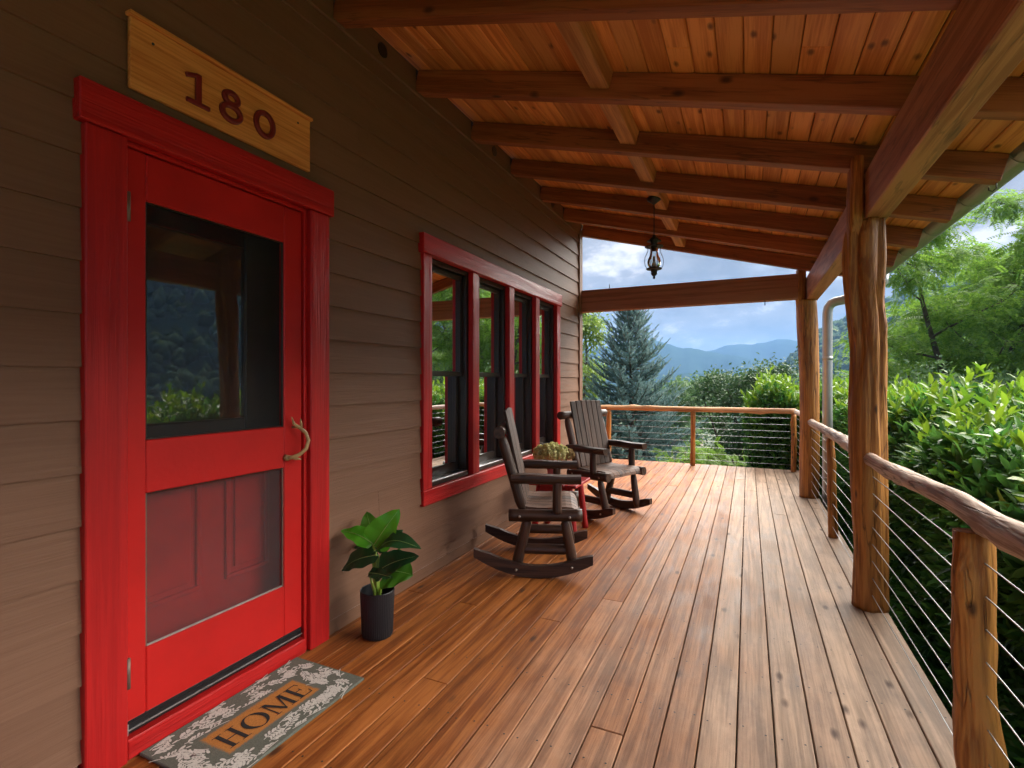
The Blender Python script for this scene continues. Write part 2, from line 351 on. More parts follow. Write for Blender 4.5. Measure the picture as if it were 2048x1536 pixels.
M['fascia'] = wood('deck_fascia', (.10, .06, .04), (.16, .10, .07), 'Y', rough=.7)
M['post'] = wood('locust_post', (.28, .095, .016), (.55, .235, .052), 'Z', cracks=.6, relief=.8, rough=.55, knots=.55, tint=.05, knot_scale=(12, 4.5), knot_col=(.035, .014, .006), bump=1.0, grain=.8, streak=.35, ring=2.2)
M['raillog'] = wood('weathered_rail', (.30, .185, .13), (.62, .46, .36), 'Z', cracks=.7, relief=.7, rough=.65, knots=.6, tint=.08, knot_scale=(14, 7), knot_col=(.05, .03, .025), bump=.7, streak=.5)
M['railfar'] = wood('amber_rail', (.26, .11, .04), (.55, .30, .14), 'Z', rough=.55, knots=.6, tint=.08, knot_scale=(14, 7), bump=.6, streak=.5)
M['chair'] = wood('dark_stained_log', (.030, .0145, .009), (.075, .036, .022), 'Z', rough=.42, knots=.3, tint=.12, bump=.4, knot_scale=(14, 5), knot_col=(.01, .006, .005), streak=.4)
M['slat'] = wood('dark_stained_slat', (.036, .018, .011), (.10, .052, .033), 'Z', rough=.6, knots=.2, tint=.2, bump=.4, knot_scale=(14, 5), knot_col=(.01, .006, .005), streak=.4)
M['slat_x'] = wood('dark_stained_seat_slat', (.045, .021, .012), (.14, .066, .036), 'X', rough=.6, knots=.2, tint=.25, bump=.4, knot_scale=(14, 5), knot_col=(.01, .006, .005), streak=.5)
M['chair_x'] = wood('dark_stained_rocker', (.030, .0145, .009), (.075, .036, .022), 'X', rough=.45, knots=.2, tint=.1, bump=.4, knot_scale=(14, 5), knot_col=(.01, .006, .005), streak=.4)
M['redwood'] = wood('red_table_paint', (.30, .014, .016), (.40, .022, .022), 'Z', rough=.45, knots=0, bump=.3, tint=.05)
M['dkbrown'] = plain('window_bronze', (.028, .018, .013), .4, var=.1)
M['glass'] = glassy('window_glass', (.35, .36, .34), .72)
M['lite'] = glassy('door_lite_glass', (.3, .3, .28), .30)
M['lampglass'] = glassy('lamp_glass', (.86, .88, .87), .05)
M['black'] = plain('black_metal', (.012, .012, .013), .45)
M['rubber'] = plain('black_sweep', (.012, .012, .014), .25)
M['alu'] = plain('aluminium', (.75, .76, .78), .3, metal=1)
M['zinc'] = plain('gutter_metal', (.30, .31, .27), .42, metal=.55, var=.1, nscale=3)
M['pipe'] = plain('downspout_metal', (.40, .41, .42), .4, metal=.5, var=.08, nscale=3)
M['cable'] = plain('steel_cable', (.50, .50, .50), .4, metal=.8)
M['bolt'] = plain('bolt_head', (.45, .42, .38), .35, metal=.9)
M['antler'] = plain('antler_bone', (.40, .25, .10), .5, var=.35, nscale=30, bump=.3)
M['pot'] = plain('black_pot', (.012, .013, .016), .45, var=.05)
M['sign'] = wood('sign_board', (.52, .175, .034), (.74, .315, .080), 'Y', rough=.65, knots=.25, tint=.02, knot_scale=(9, 5), knot_col=(.16, .09, .04), streak=.35, grain=.4, bump=.4)
M['digit'] = plain('dark_red_numeral', (.17, .014, .014), .4)
M['caulk'] = plain('pale_caulk', (.42, .38, .34), .6, var=.3, nscale=20)
M['mat_leaf'] = plain('mat_pale_print', (.62, .61, .55), .95, var=.12, nscale=150)
M['mat_ink'] = plain('mat_black_print', (.018, .016, .015), .95, var=.2, nscale=150)
def screen_mat(name, alpha, c):
    m, nt, b = new_mat(name); o = nt.nodes['Material Output']
    b.inputs['Base Color'].default_value = rgb(c); b.inputs['Roughness'].default_value = .6
    t = N(nt, 'ShaderNodeBsdfTransparent'); tcn = N(nt, 'ShaderNodeTexCoord'); nn = N(nt, 'ShaderNodeTexNoise'); nn.inputs['Scale'].default_value = 7; nn.inputs['Detail'].default_value = 4
    L(nt, tcn.outputs['Object'], nn.inputs['Vector'])
    mr = N(nt, 'ShaderNodeMapRange'); L(nt, nn.outputs['Fac'], mr.inputs['Value']); mr.inputs['To Min'].default_value = alpha - .06; mr.inputs['To Max'].default_value = alpha + .06
    mxs = N(nt, 'ShaderNodeMixShader'); L(nt, mr.outputs[0], mxs.inputs['Fac']); L(nt, t.outputs[0], mxs.inputs[1]); L(nt, b.outputs[0], mxs.inputs[2]); L(nt, mxs.outputs[0], o.inputs['Surface'])
    return m
M['screen'] = screen_mat('insect_screen', .22, (.10, .085, .085))
M['screen_up'] = screen_mat('insect_screen_fine', .22, (.02, .02, .02))
M['foot_brass'] = plain('hinge_metal', (.20, .13, .10), .5, metal=.4)
# ================================================================== ground and far land
def ss(a, b, x):
    t = np.clip((np.asarray(x, float) - a) / (b - a), 0, 1); return t * t * (3 - 2 * t)
def ground_z(x, y):
    rho = np.hypot(x, y)
    return -1.9 - 1.0 * ss(5, 14, rho) - 26 * ss(18, 220, rho) - 55 * ss(250, 1500, rho)
def polar_grid(az0, az1, naz, rhos, zf):
    az = np.linspace(az0, az1, naz); A, Rr = np.meshgrid(az, rhos); X = Rr * np.sin(A); Y = Rr * np.cos(A)
    Z = zf(X, Y, A, Rr); V = np.stack([X, Y, Z], -1).reshape(-1, 3); nr = len(rhos)
    i, j = np.meshgrid(np.arange(nr - 1), np.arange(naz - 1), indexing='ij'); a = (i * naz + j).ravel()
    return V, np.stack([a, a + 1, a + naz + 1, a + naz], -1)
m, nt, b = new_mat('meadow'); b.inputs['Roughness'].default_value = .9
tcn = N(nt, 'ShaderNodeTexCoord'); nn = N(nt, 'ShaderNodeTexNoise'); nn.inputs['Scale'].default_value = .6; nn.inputs['Detail'].default_value = 10; L(nt, tcn.outputs['Object'], nn.inputs['Vector'])
rr = N(nt, 'ShaderNodeValToRGB'); rr.color_ramp.elements[0].position = .35; rr.color_ramp.elements[0].color = (.03, .045, .012, 1); rr.color_ramp.elements[1].position = .65; rr.color_ramp.elements[1].color = (.09, .13, .03, 1)
L(nt, nn.outputs['Fac'], rr.inputs['Fac']); L(nt, rr.outputs[0], b.inputs['Base Color']); M['meadow'] = m
rh = np.concatenate([[0.01], np.geomspace(2, 2980, 60)])
V, T = polar_grid(-math.pi, math.pi, 145, rh, lambda X, Y, A, Rr: ground_z(X, Y))
tag(link('ground', fast_mesh('ground', V, T, True), M['meadow']), kind='structure')
def sky_pt(x, y):
    """image direction -> azimuth from +Y and slope of the sight line over level distance"""
    r = (x - CX) / F; dx = r * CA - SA; dy = r * SA + CA
    return math.atan2(dx, dy), (HZ - y) / F / math.hypot(dx, dy)
def skyline(pts, d):
    a = [sky_pt(*p) for p in pts]; az = np.array([q[0] for q in a]); el = np.array([q[1] for q in a])
    return lambda A: np.interp(A, az, el) * d
m, nt, b = new_mat('far_forest'); b.inputs['Roughness'].default_value = 1; b.inputs['Specular IOR Level'].default_value = 0
tcn = N(nt, 'ShaderNodeTexCoord'); nn = N(nt, 'ShaderNodeTexNoise'); nn.inputs['Scale'].default_value = .008; nn.inputs['Detail'].default_value = 12; nn.inputs['Roughness'].default_value = .7; L(nt, tcn.outputs['Object'], nn.inputs['Vector'])
rr = N(nt, 'ShaderNodeValToRGB'); rr.color_ramp.elements[0].position = .3; rr.color_ramp.elements[0].color = (.012, .03, .02, 1); rr.color_ramp.elements[1].position = .7; rr.color_ramp.elements[1].color = (.035, .065, .04, 1)
L(nt, nn.outputs['Fac'], rr.inputs['Fac']); L(nt, rr.outputs[0], b.inputs['Base Color']); M['far_forest'] = m
def ridge(name, d, wid, pts, seed):
    sf = skyline(pts, d)
    def zf(X, Y, A, Rr):
        top = sf(A); base = -95.0
        u = 1 - np.abs(Rr - d) / wid; u = np.clip(u, 0, 1); prof = u ** 1.1
        z = base + (top - base) * prof
        q = (Rr - d) / wid
        spur = np.sin(A * 38 + seed + 2.2 * q + 1.5 * np.sin(A * 17 + seed)) * .55 + np.sin(A * 83 - 3.1 * q + seed * 2) * .25 + np.sin(A * 171 + 6 * q) * .10
        rough = np.sin(A * 233 + seed) + np.sin(A * 391 + 2 * seed) * .7 + np.sin(A * 617 + 3 * seed) * .5
        return z + spur * 30 * (d / 3000) * u * (1 - u) * 4 * (Rr < d) + .8 * rough * u * (d / 2000)
    V, T = polar_grid(-.75, 1.25, 420, np.linspace(d - wid, d + wid, 25), zf)
    tag(link(name, fast_mesh(name, V, T, True), M['far_forest']), kind='structure')
ridge('mountain_ridge', 1700, 500, [(700, 700), (1000, 715), (1160, 700), (1240, 688), (1295, 677), (1320, 682), (1345, 690), (1365, 696), (1385, 695), (1400, 699), (1430, 705), (1480, 712), (1560, 735), (1700, 750), (2600, 750)], 1.3)
ridge('mountain_ridge', 2300, 560, [(700, 730), (1300, 720), (1400, 705), (1425, 700), (1450, 691), (1470, 688), (1505, 688), (1530, 684), (1550, 679), (1570, 677), (1590, 681), (1630, 688), (1700, 690), (2600, 700)], 4.1)
ridge('mountain_ridge', 1100, 300, [(700, 752), (1150, 748), (1300, 750), (1345, 747), (1390, 744), (1420, 748), (1480, 752), (1560, 740), (1650, 735), (2600, 730)], 7.7)
# the wooded hill on the right
HAZ = np.array([-.6, -.05, .05, .107, .16, .25, .5, .9, 1.7]); HEL = np.array([-.05, -.045, .012, .072, .098, .135, .20, .25, .25])
def hill_z(X, Y):
    A = np.arctan2(X, Y); Rr = np.hypot(X, Y); top = np.interp(A, HAZ, HEL)
    return -50 + (top * 700 + 50) * ss(200, 700, Rr) * (1 - .6 * ss(760, 1150, Rr))
V, T = polar_grid(-.4, 1.6, 160, np.linspace(150, 1180, 50), lambda X, Y, A, Rr: hill_z(X, Y) + 4 * np.sin(X * .05) * np.cos(Y * .04))
tag(link('hill', fast_mesh('hill', V, T, True), M['far_forest']), kind='structure')

# ================================================================== deck
deck = tag(empty('deck', (-.6, 3.4, 0)), kind='structure')
PITCH, X_0 = .1291, -.041
Y_NEAR, Y_FAR = -2.2, 8.72
joints = {-6: [3.09], -8: [2.69], -12: [2.68], -4: [1.93], -10: [1.93], -15: [2.69], 2: [5.78], -7: [6.8], -1: [7.6], 0: [6.9], 4: [.6], 5: [6.2],
          -2: [7.1], 3: [.3], 1: [7.5], -3: [6.7], -5: [.3, 7.4], -9: [6.9], -11: [6.0], -13: [5.4], -14: [.3], 6: [7.6]}
dk_cache = {}
def plank(x0, x1, y0, y1):
    key = (round(x1 - x0, 4), round(y1 - y0, 3))
    if key not in dk_cache:
        Vb, Fb = cbox_geo(x1 - x0, y1 - y0, .032, .003); dk_cache[key] = mesh('plank', Vb, Fb)
    o = link('plank', dk_cache[key], M['deck'], deck, ((x0 + x1) / 2, (y0 + y1) / 2, -.016 + random.uniform(-.0012, .0008)))
    return o
screws = MB()
hexa = [(math.cos(i * math.pi / 3) * .0042, math.sin(i * math.pi / 3) * .0042) for i in range(6)]
for k in range(-31, 6):
    xa = X_0 + k * PITCH + .0025; xb = xa + PITCH - .005
    ys = Y_NEAR if k >= -15 else 6.47
    if k == -16: continue
    cuts = [ys] + sorted(y for y in joints.get(k, [7.5 if k % 2 else 8.0] if k < -16 else []) if y > ys + .1) + [Y_FAR + .02]
    for a_, b_ in zip(cuts[:-1], cuts[1:]): plank(xa, xb, a_ + (.0012 if a_ != ys else 0), b_ - .0012)
    if k >= -15:
        for jy in np.arange(-1.9, 8.7, .406):
            for fx in (.2, .8):
                x = xa + (xb - xa) * fx + random.uniform(-.006, .006); y = jy + random.uniform(-.012, .012)
                n0 = len(screws.V); screws.V += [(x + hx_ + .6, y + hy_ - 3.4, .0016) for hx_, hy_ in hexa]; screws.F.append([n0 + i for i in range(6)])
tag(screws.build('screw_head', M['black'], deck, (-.6, 3.4, 0)), kind='stuff')
plank(-2.09, -1.979, 6.47, Y_FAR); plank(-2.0, -1.979, Y_NEAR, 6.46)
box('rim_joist', .715, .752, Y_NEAR, Y_FAR, -.26, -.036, M['fascia'], deck)
box('rim_joist', -4.1, .71, Y_FAR - .045, Y_FAR - .005, -.26, -.036, M['fascia'], deck)
for y in np.arange(-2, 8.6, .406): box('joist', -2.0, .712, y, y + .04, -.24, -.034, M['fascia'], deck, b=0)
for (x, y) in ((.6, 8.5), (.6, 6.7), (.6, 3.6), (-1.7, 8.5), (.6, .4)): box('footing_post', x - .07, x + .07, y - .07, y + .07, -3.2, -.262, M['fascia'], deck)

# ================================================================== house
WX = -2.0
house = tag(empty('house', (-4, 2, -.3)), 'brown lap sided house wall with red trimmed door and windows', 'house')
WYE = 6.45; DOOR = (1.062, 1.862, 2.17); WIN = (2.96, 5.485, .598, 2.192)
wl = MB()
def wbox(y0, y1, z0, z1): wl.box(-2.2 + 4, WX - .014 + 4, y0 - 2, y1 - 2, z0 + .3, z1 + .3, 0)
wbox(-3, DOOR[0] - .02, -.4, 3.36); wbox(DOOR[1] + .02, WIN[0] - .012, -.4, 3.36); wbox(WIN[1] + .012, WYE - .02, -.4, 3.36)
wbox(DOOR[0] - .02, DOOR[1] + .02, DOOR[2] + .02, 3.36); wbox(DOOR[0] - .02, DOOR[1] + .02, -.4, -.002)
wbox(WIN[0] - .012, WIN[1] + .012, WIN[3] + .005, 3.36); wbox(WIN[0] - .012, WIN[1] + .012, -.4, WIN[2] - .005)
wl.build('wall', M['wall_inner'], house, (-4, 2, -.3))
box('back_wall', -6.2, -6.0, -3, WYE - .02, -.4, 4.3, M['siding'], house, b=0)
box('end_wall', -5.99, -2.21, WYE - .2, WYE - .03, -.4, 3.5, M['siding'], house, b=0)
box('end_wall', -5.99, -2.21, -3, -2.85, -.4, 3.5, M['siding'], house, b=0)
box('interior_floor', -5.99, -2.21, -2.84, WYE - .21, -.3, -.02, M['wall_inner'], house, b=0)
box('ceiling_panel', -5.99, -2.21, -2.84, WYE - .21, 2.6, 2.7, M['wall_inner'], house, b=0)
# siding: every course its own boards, lapped over the one below
Z0S, EXP = .1595, .1745
def siding(y0, y1, z0, z1):
    hgt = z1 - z0 + .012; ln = y1 - y0; w_ = ln / 2
    V = [(.015, -w_, 0), (.015, w_, 0), (.0015, w_, hgt), (.0015, -w_, hgt), (-.012, -w_, .0), (-.012, w_, .0), (-.012, w_, hgt), (-.012, -w_, hgt)]
    Fc = [[0, 1, 2, 3], [5, 4, 7, 6], [4, 5, 1, 0], [1, 5, 6, 2], [4, 0, 3, 7], [3, 2, 6, 7]]
    link('siding_board', mesh('siding_board', V, Fc), M['siding'], house, (WX, (y0 + y1) / 2, z0))
def course_cuts(i):
    rd = random.Random(i * 7 + 3); y = -2.9 + rd.uniform(0, 3.2); c = []
    while y < WYE:
        if not .5 < y < .95: c.append(y)
        y += 3.66
    return c
for i in range(-1, 18):
    z0 = Z0S + i * EXP; z1 = z0 + EXP
    if i == -1: z0 = .082
    if z1 > 3.235: z1 = 3.222
    if z0 > 3.2: break
    iv = [(-3.0, WYE - .095)]
    for (a_, b_, lo, hi) in ((DOOR[0] - .06, DOOR[1] + .06, -.1, DOOR[2]), (WIN[0] - .06, WIN[1] + .06, WIN[2], WIN[3])):
        if z0 < hi - .01 and z1 > lo + .01:
            iv = [q for (p, r_) in iv for q in (((p, min(r_, a_)), (max(p, b_), r_)) if p < b_ and r_ > a_ else ((p, r_),)) if q[1] - q[0] > .02]
    cuts = {3: [.2, 5.0], 14: [2.25, 4.9], 13: [1.2, 4.0], 12: [.3, 3.75], 15: [1.05, 4.6], 11: [-.4]}.get(i, course_cuts(i))
    for (p, r_) in iv:
        e = [p] + [c for c in cuts if p + .15 < c < r_ - .15] + [r_]
        for a_, b_ in zip(e[:-1], e[1:]): siding(a_ + .0006, b_ - .0006, z0, z1)
box('skirt_board', WX - .012, WX + .009, -3, DOOR[0] - .135, .0, .078, M['siding'], house); box('skirt_board', WX - .012, WX + .009, 2.012, WYE - .005, .0, .078, M['siding'], house)
box('caulk_bead', WX - .01, WX + .012, 2.012, WYE - .1, .0785, .0835, M['caulk'], house, b=.001); box('caulk_bead', WX - .01, WX + .012, -3, DOOR[0] - .135, .0785, .0835, M['caulk'], house, b=.001)
box('corner_board', WX - .012, WX + .028, WYE - .09, WYE, .08, 3.24, M['siding'], house)
box('corner_board', WX - .12, WX + .028, WYE + .001, WYE + .03, -.3, 3.3, M['siding'], house)
box('frieze_board', WX - .012, WX + .021, -3, WYE - .092, 3.2255, 3.245, M['siding'], house)
# ---- door
for (a_, b_) in ((.935, 1.062), (1.884, 2.010)): box('door_casing', WX - .012, WX + .036, a_, b_, .001, 2.184, M['red_trim'], house, b=.004)
box('door_casing', WX - .012, WX + .048, .914, 2.031, 2.186, 2.322, M['red_trim_y'], house, b=.004)
box('door_jamb', WX - .17, WX + .012, 1.8645, 1.8825, .0, 2.184, M['red'], house); box('door_jamb', WX - .17, WX - .05, 1.043, 1.0605, .0, 2.184, M['red'], house)
box('door_jamb', WX - .17, WX + .012, 1.0625, 1.863, 2.168, 2.1845, M['red'], house)
box('door_sill', WX - .16, WX + .028, 1.0635, 1.8635, .001, .073, M['red_trim_y'], house, b=.006)
dr = MB(); DX = WX + .004     # front of the screen door
def dbox(y0, y1, z0, z1): dr.box(-.036, 0, y0 - 1.46, y1 - 1.46, z0, z1, .004)
dbox(1.066, 1.139, .126, 2.163); dbox(1.752, 1.857, .126, 2.163); dbox(1.1392, 1.7518, 1.992, 2.163); dbox(1.1392, 1.7518, .925, 1.119); dbox(1.1392, 1.7518, .126, .362)
door = dr.build('screen_door', M['red'], house, (DX, 1.46, 0))
box('door_sweep', DX - .03, DX + .003, 1.067, 1.856, .078, .1255, M['rubber'], door, b=.008)
box('sweep_strip', DX + .0032, DX + .0062, 1.069, 1.854, .094, .099, M['alu'], door, b=.001)
box('sweep_end', DX - .02, DX + .005, 1.0665, 1.0795, .0785, .119, M['alu'], door, b=.002)
for nm, (z0, z1), mt in (('screen_panel', (1.119, 1.992), 'screen_up'), ('screen_panel', (.362, .925), 'screen')):
    box(nm, DX - .021, DX - .018, 1.1395, 1.7515, z0 + .0005, z1 - .0005, M[mt], door, b=0)
    for (y0, y1, a_, b_) in ((1.1395, 1.145, z0, z1), (1.746, 1.7515, z0, z1)): box('screen_bead', DX - .0175, DX - .006, y0, y1, a_ + .001, b_ - .001, M['foot_brass'] if mt == 'screen' else M['dkbrown'], door, b=.001)
    for (a_, b_) in ((z0, z0 + .006), (z1 - .006, z1)): box('screen_bead', DX - .0175, DX - .006, 1.1455, 1.7455, a_ + .001, b_ - .001, M['caulk'] if (mt == 'screen' and a_ == z0) else M['dkbrown'], door, b=.001)
for (z0, z1) in ((1.895, 1.997), (.258, .364)): tube('hinge', [(WX + .03, 1.0645, z0), (WX + .03, 1.0645, z1)], .008, M['foot_brass'], door, 10)
ha = MB()
for pts, rad in (([(.012, 1.758, .972), (.03, 1.772, .972), (.052, 1.796, .985), (.062, 1.826, 1.01), (.06, 1.841, 1.047), (.052, 1.832, 1.085), (.042, 1.805, 1.112), (.03, 1.782, 1.13), (.03, 1.768, 1.165)], [.013, .012, .0115, .0115, .0115, .0115, .012, .009, .003]),
                 ([(.045, 1.81, 1.108), (.048, 1.808, 1.13), (.046, 1.806, 1.155)], [.009, .007, .003]), ([(.035, 1.78, .968), (.04, 1.8, .962), (.04, 1.815, .958)], [.011, .007, .003]),
                 ([(.0, 1.757, .972), (.02, 1.757, .972)], [.018, .017]), ([(.0, 1.80, 1.112), (.045, 1.806, 1.11)], [.006, .006])):
    ha.add(*tube_geo([(p[0], p[1] - 1.8, p[2] - 1.05) for p in pts], [r_ * .8 for r_ in rad], 10))
tag(ha.build('handle', M['antler'], door, (DX, 1.8, 1.05), True), 'forked deer antler used as door pull')
# the entry door behind
EX = WX - .135
ed = MB(); ed.box(-.045, 0, -.395, .395, .03, 1.06, .002)
for (y0, y1) in ((-.31, -.030), (.085, .31)):
    for (a_, b_, c_, d_) in ((y0, y1, .445, .465), (y0, y1, .985, 1.005), (y0, y0 + .02, .4652, .9848), (y1 - .02, y1, .4652, .9848)): ed.box(.0002, .014, a_, b_, c_, d_, .006)
    ed.box(.0002, .011, y0 + .045, y1 - .045, .49, .96, .010)
entry = ed.build('entry_door', M['red'], house, (EX, 1.462, 0))
fr = MB()
for (y0, y1, z0, z1) in ((1.069, 1.185, 1.062, 2.12), (1.655, 1.857, 1.062, 2.12), (1.1852, 1.6548, 1.062, 1.165), (1.1852, 1.6548, 2.03, 2.12)): fr.box(-.045, 0, y0 - 1.462, y1 - 1.462, z0, z1, .006)  # dark frame; its wide right stile paints in shade on the door side
fr.build('lite_frame', M['dkbrown'], entry, (EX, 1.462, 0))
box('lite_pane', EX - .016, EX - .01, 1.186, 1.654, 1.166, 2.029, M['lite'], entry, b=0)
# ---- windows
HY0, HY1 = 2.836, 5.612
box('window_casing', WX - .012, WX + .048, HY0, HY1, 2.194, 2.325, M['red_trim_y'], house, b=.004)
box('window_casing', WX - .012, WX + .034, 2.8575, 5.592, .494, .597, M['red_trim_y'], house, b=.004)
opens = [(2.962, 3.530), (3.638, 4.208), (4.318, 4.842), (4.950, 5.482)]
cas = [(2.8575, 2.960), (3.532, 3.636), (4.210, 4.316), (4.844, 4.948), (5.484, 5.592)]
for (a_, b_) in cas: box('window_casing', WX - .012, WX + .034, a_, b_, .5985, 2.1925, M['red_trim'], house, b=.004)
for (a_, b_) in opens:
    c = ((a_ + b_) / 2); wm = MB()
    def q(x0, x1, y0, y1, z0, z1, bb=.002): wm.box(x0, x1, y0 - c, y1 - c, z0 - 1.4, z1 - 1.4, bb)
    q(-.15, -.0125, a_ + .001, a_ + .028, .60, 2.190); q(-.15, -.0125, b_ - .028, b_ - .001, .60, 2.190)
    q(-.15, -.0125, a_ + .0285, b_ - .0285, 2.160, 2.190); q(-.15, .004, a_ + .0285, b_ - .0285, .60, .632)
    win = wm.build('window', M['dkbrown'], house, (WX, c, 1.4))
    for nm, xf, z0, z1, st in (('upper_sash', WX - .048, 1.372, 2.158, .034), ('lower_sash', WX - .084, .634, 1.415, .04)):
        sm = MB()
        def q2(y0, y1, za, zb): sm.box(-.03, 0, y0 - c, y1 - c, za - 1.4, zb - 1.4, .003)
        q2(a_ + .029, a_ + .029 + st, z0, z1); q2(b_ - .029 - st, b_ - .029, z0, z1)
        q2(a_ + .0292 + st, b_ - .0292 - st, z1 - .036, z1); q2(a_ + .0292 + st, b_ - .0292 - st, z0, z0 + (.036 if nm == 'upper_sash' else .07))
        sash = sm.build(nm, M['dkbrown'], win, (xf, c, 1.4))
        box('pane', xf - .018, xf - .014, a_ + .0285 + st, b_ - .0285 - st, z0 + .03, z1 - .03, M['glass'], win, b=0)
    box('sill_track', WX - .083, WX + .002, a_ + .0295, b_ - .0295, .6325, .638, M['alu'], win, b=.001)

# ================================================================== porch roof
SL = .265; ANG = math.atan(SL)
def rz(x): return 3.25 - SL * (x + 2.0)          # underside of the rafters
roof = tag(empty('porch_roof', (0, 3, 2.5)), 'sloping porch roof of orange pine boards on dark rafters', 'porch roof')
RY = [round(2.07 + .7415 * i, 3) for i in range(-6, 7)]
RW = .078
def prism_x(name, x0, x1, y0, y1, dz, mat, ytop=None):
    """a sloping timber along X: underside rz, depth dz"""
    cxm = (x0 + x1) / 2; cz = rz(cxm) + dz / 2
    V, Fc = cbox_geo((x1 - x0) / math.cos(ANG), y1 - y0, dz * math.cos(ANG), .004)
    return link(name, mesh(name, V, Fc), mat, roof, (cxm, (y0 + y1) / 2, cz), (0, ANG, 0))
raf = None
for y in RY:
    o = prism_x('rafter', WX + .004, 1.235, y, y + RW, .147, M['rafter']) if raf is None else link('rafter', raf.data, None, roof, Vector((raf.location.x, y + RW / 2, raf.location.z)) + Vector((0, 0, roof.location.z)), (0, ANG, 0))
    if raf is None: raf = o
CB = .1165; nb = int((1.27 + 2.0) / CB)
for i in range(nb + 1):
    xc = -2.0 + CB * (i + .5); 
    js = random.Random(i).choice([2.6, 3.9, 4.7, 1.2, 5.5]); e = [-2.6, js, 6.93]
    for a_, b_ in zip(e[:-1], e[1:]):
        V, Fc = cbox_geo(CB / math.cos(ANG) - .004, b_ - a_ - .002, .02, .009)
        link('ceiling_board', mesh('ceiling_board', V, Fc), M['ceiling'], roof, (xc, (a_ + b_) / 2, rz(xc) + .1495 + .0115), (0, ANG, 0))
V, Fc = cbox_geo((1.30 + 6.3) / math.cos(ANG), 9.9, .05, .002)
xm = (1.30 - 6.3) / 2; link('roof_sheet', mesh('roof_sheet', V, Fc), M['fascia'], roof, (xm, 1.98, rz(xm) + .1495 + .055), (0, ANG, 0))
for a_, b_ in zip(RY[:-1], RY[1:]):
    ya, yb = a_ + RW + .001, b_ - .001; xc = -.745
    V, Fc = cbox_geo(.112, yb - ya, .095, .004)
    link('blocking', mesh('blocking', V, Fc), M['block'], roof, (xc, (ya + yb) / 2, rz(xc) + .147 - .049), (0, ANG, 0))
    bb = box('wall_blocking', WX - .012, WX + .006, ya, yb, 3.2465, 3.394, M['siding'], house)
for i, y in enumerate([2.465, 3.953, 5.40]): tube('round_vent', [(WX + .004, y, 3.318), (WX + .012, y, 3.318)], .042, M['black'], house, 20, smooth=False)
# beams
BX0, BX1 = .603, .722
box('header_beam', BX0, BX1, -2.6, 6.93, 2.262, rz(BX1) - .003, M['beam'], roof, b=.006)
V, Fc = cbox_geo(2.50, .13, .28, .006)
link('tie_beam', mesh('tie_beam', V, Fc), M['beam_x'], roof, (-.748, 6.555, 2.385), (0, math.radians(-.6), math.radians(2.6)))
for x, dz in ((-1.62, .16), (.17, -.16)): tube('hook', [(x, 6.5, 2.385 + dz * .85), (x, 6.5, 2.385 + dz * 1.18)], .005, M['black'], roof, 6)
box('drip_edge', 1.285, 1.30, -2.6, 6.93, rz(1.25) + .15, rz(1.25) + .19, M['fascia'], roof)

# ================================================================== gutter
gut = tag(empty('gutter', (1.33, 4, 2.4)), 'half round grey metal gutter and downspout along porch eave', 'gutter')
def half_round(y0, y1, r, zc, xc, th=.003):
    V = []; Fc = []; n = 14
    for y in (y0, y1):
        for rr_ in (r, r - th):
            for k in range(n + 1):
                t = math.pi + math.pi * k / n; V.append((math.cos(t) * rr_, y, math.sin(t) * rr_))
    st = n + 1
    for k in range(n):
        Fc.append([k, k + 1, 2 * st + k + 1, 2 * st + k]); Fc.append([st + k + 1, st + k, 3 * st + k, 3 * st + k + 1])
    for k0 in (0, n): Fc.append([k0, 2 * st + k0, 3 * st + k0, st + k0])
    for yy in (0, 2 * st):
        for k in range(n): Fc.append([yy + k, yy + k + 1, yy + st + k + 1, yy + st + k])
    return V, Fc
GX, GZ, GR = 1.335, 2.562, .078
V, Fc = half_round(-4.6 + 2, 6.93 - 2, GR, 0, 0)
link('trough', mesh('trough', V, Fc, False), M['zinc'], gut, (GX, 2, GZ))
V, Fc = tube_geo([(GX + GR, -2.6, GZ), (GX + GR, 6.93, GZ)], .009, 8)
link('bead', mesh('bead', [(v[0] - GX, v[1] - 2, v[2] - GZ) for v in V], Fc, True), M['zinc'], gut, (GX, 2, GZ))
V, Fc = half_round(-.0125, .0125, GR + .006, 0, 0, .0055)
bm_ = mesh('bracket', V, Fc)
for y in RY: link('bracket', bm_, M['zinc'], gut, (GX, y + RW / 2, GZ + .002))
for y in RY: box('bracket_arm', 1.2375, 1.256, y + .025, y + .05, GZ - .05, GZ - .01, M['zinc'], gut)
path = [(GX, 6.78, GZ - .06), (GX, 6.80, GZ - .14), (GX - .04, 6.83, GZ - .185), (GX - .12, 6.86, GZ - .20), (.98, 6.93, 2.262), (.92, 6.945, 2.255), (.875, 6.955, 2.235), (.845, 6.96, 2.19), (.835, 6.965, 2.13), (.835, 6.965, 1.6), (.835, 6.965, -.6), (.835, 6.965, -1.7)]
tube('downspout', path, .052, M['pipe'], gut, 18)
for z in (1.6, .2): tube('pipe_collar', [(.835, 6.965, z - .02), (.835, 6.965, z + .02)], .0545, M['pipe'], gut, 18)
V, Fc = tube_geo([(.02, 0, -.012), (.02, 0, -.045), (.004, 0, -.06), (-.012, 0, -.052), (-.012, 0, -.036)], .003, 6)
link('hook', mesh('hook', V, Fc, True), M['black'], gut, (1.19, RY[8] + .04, rz(1.19) + .012))

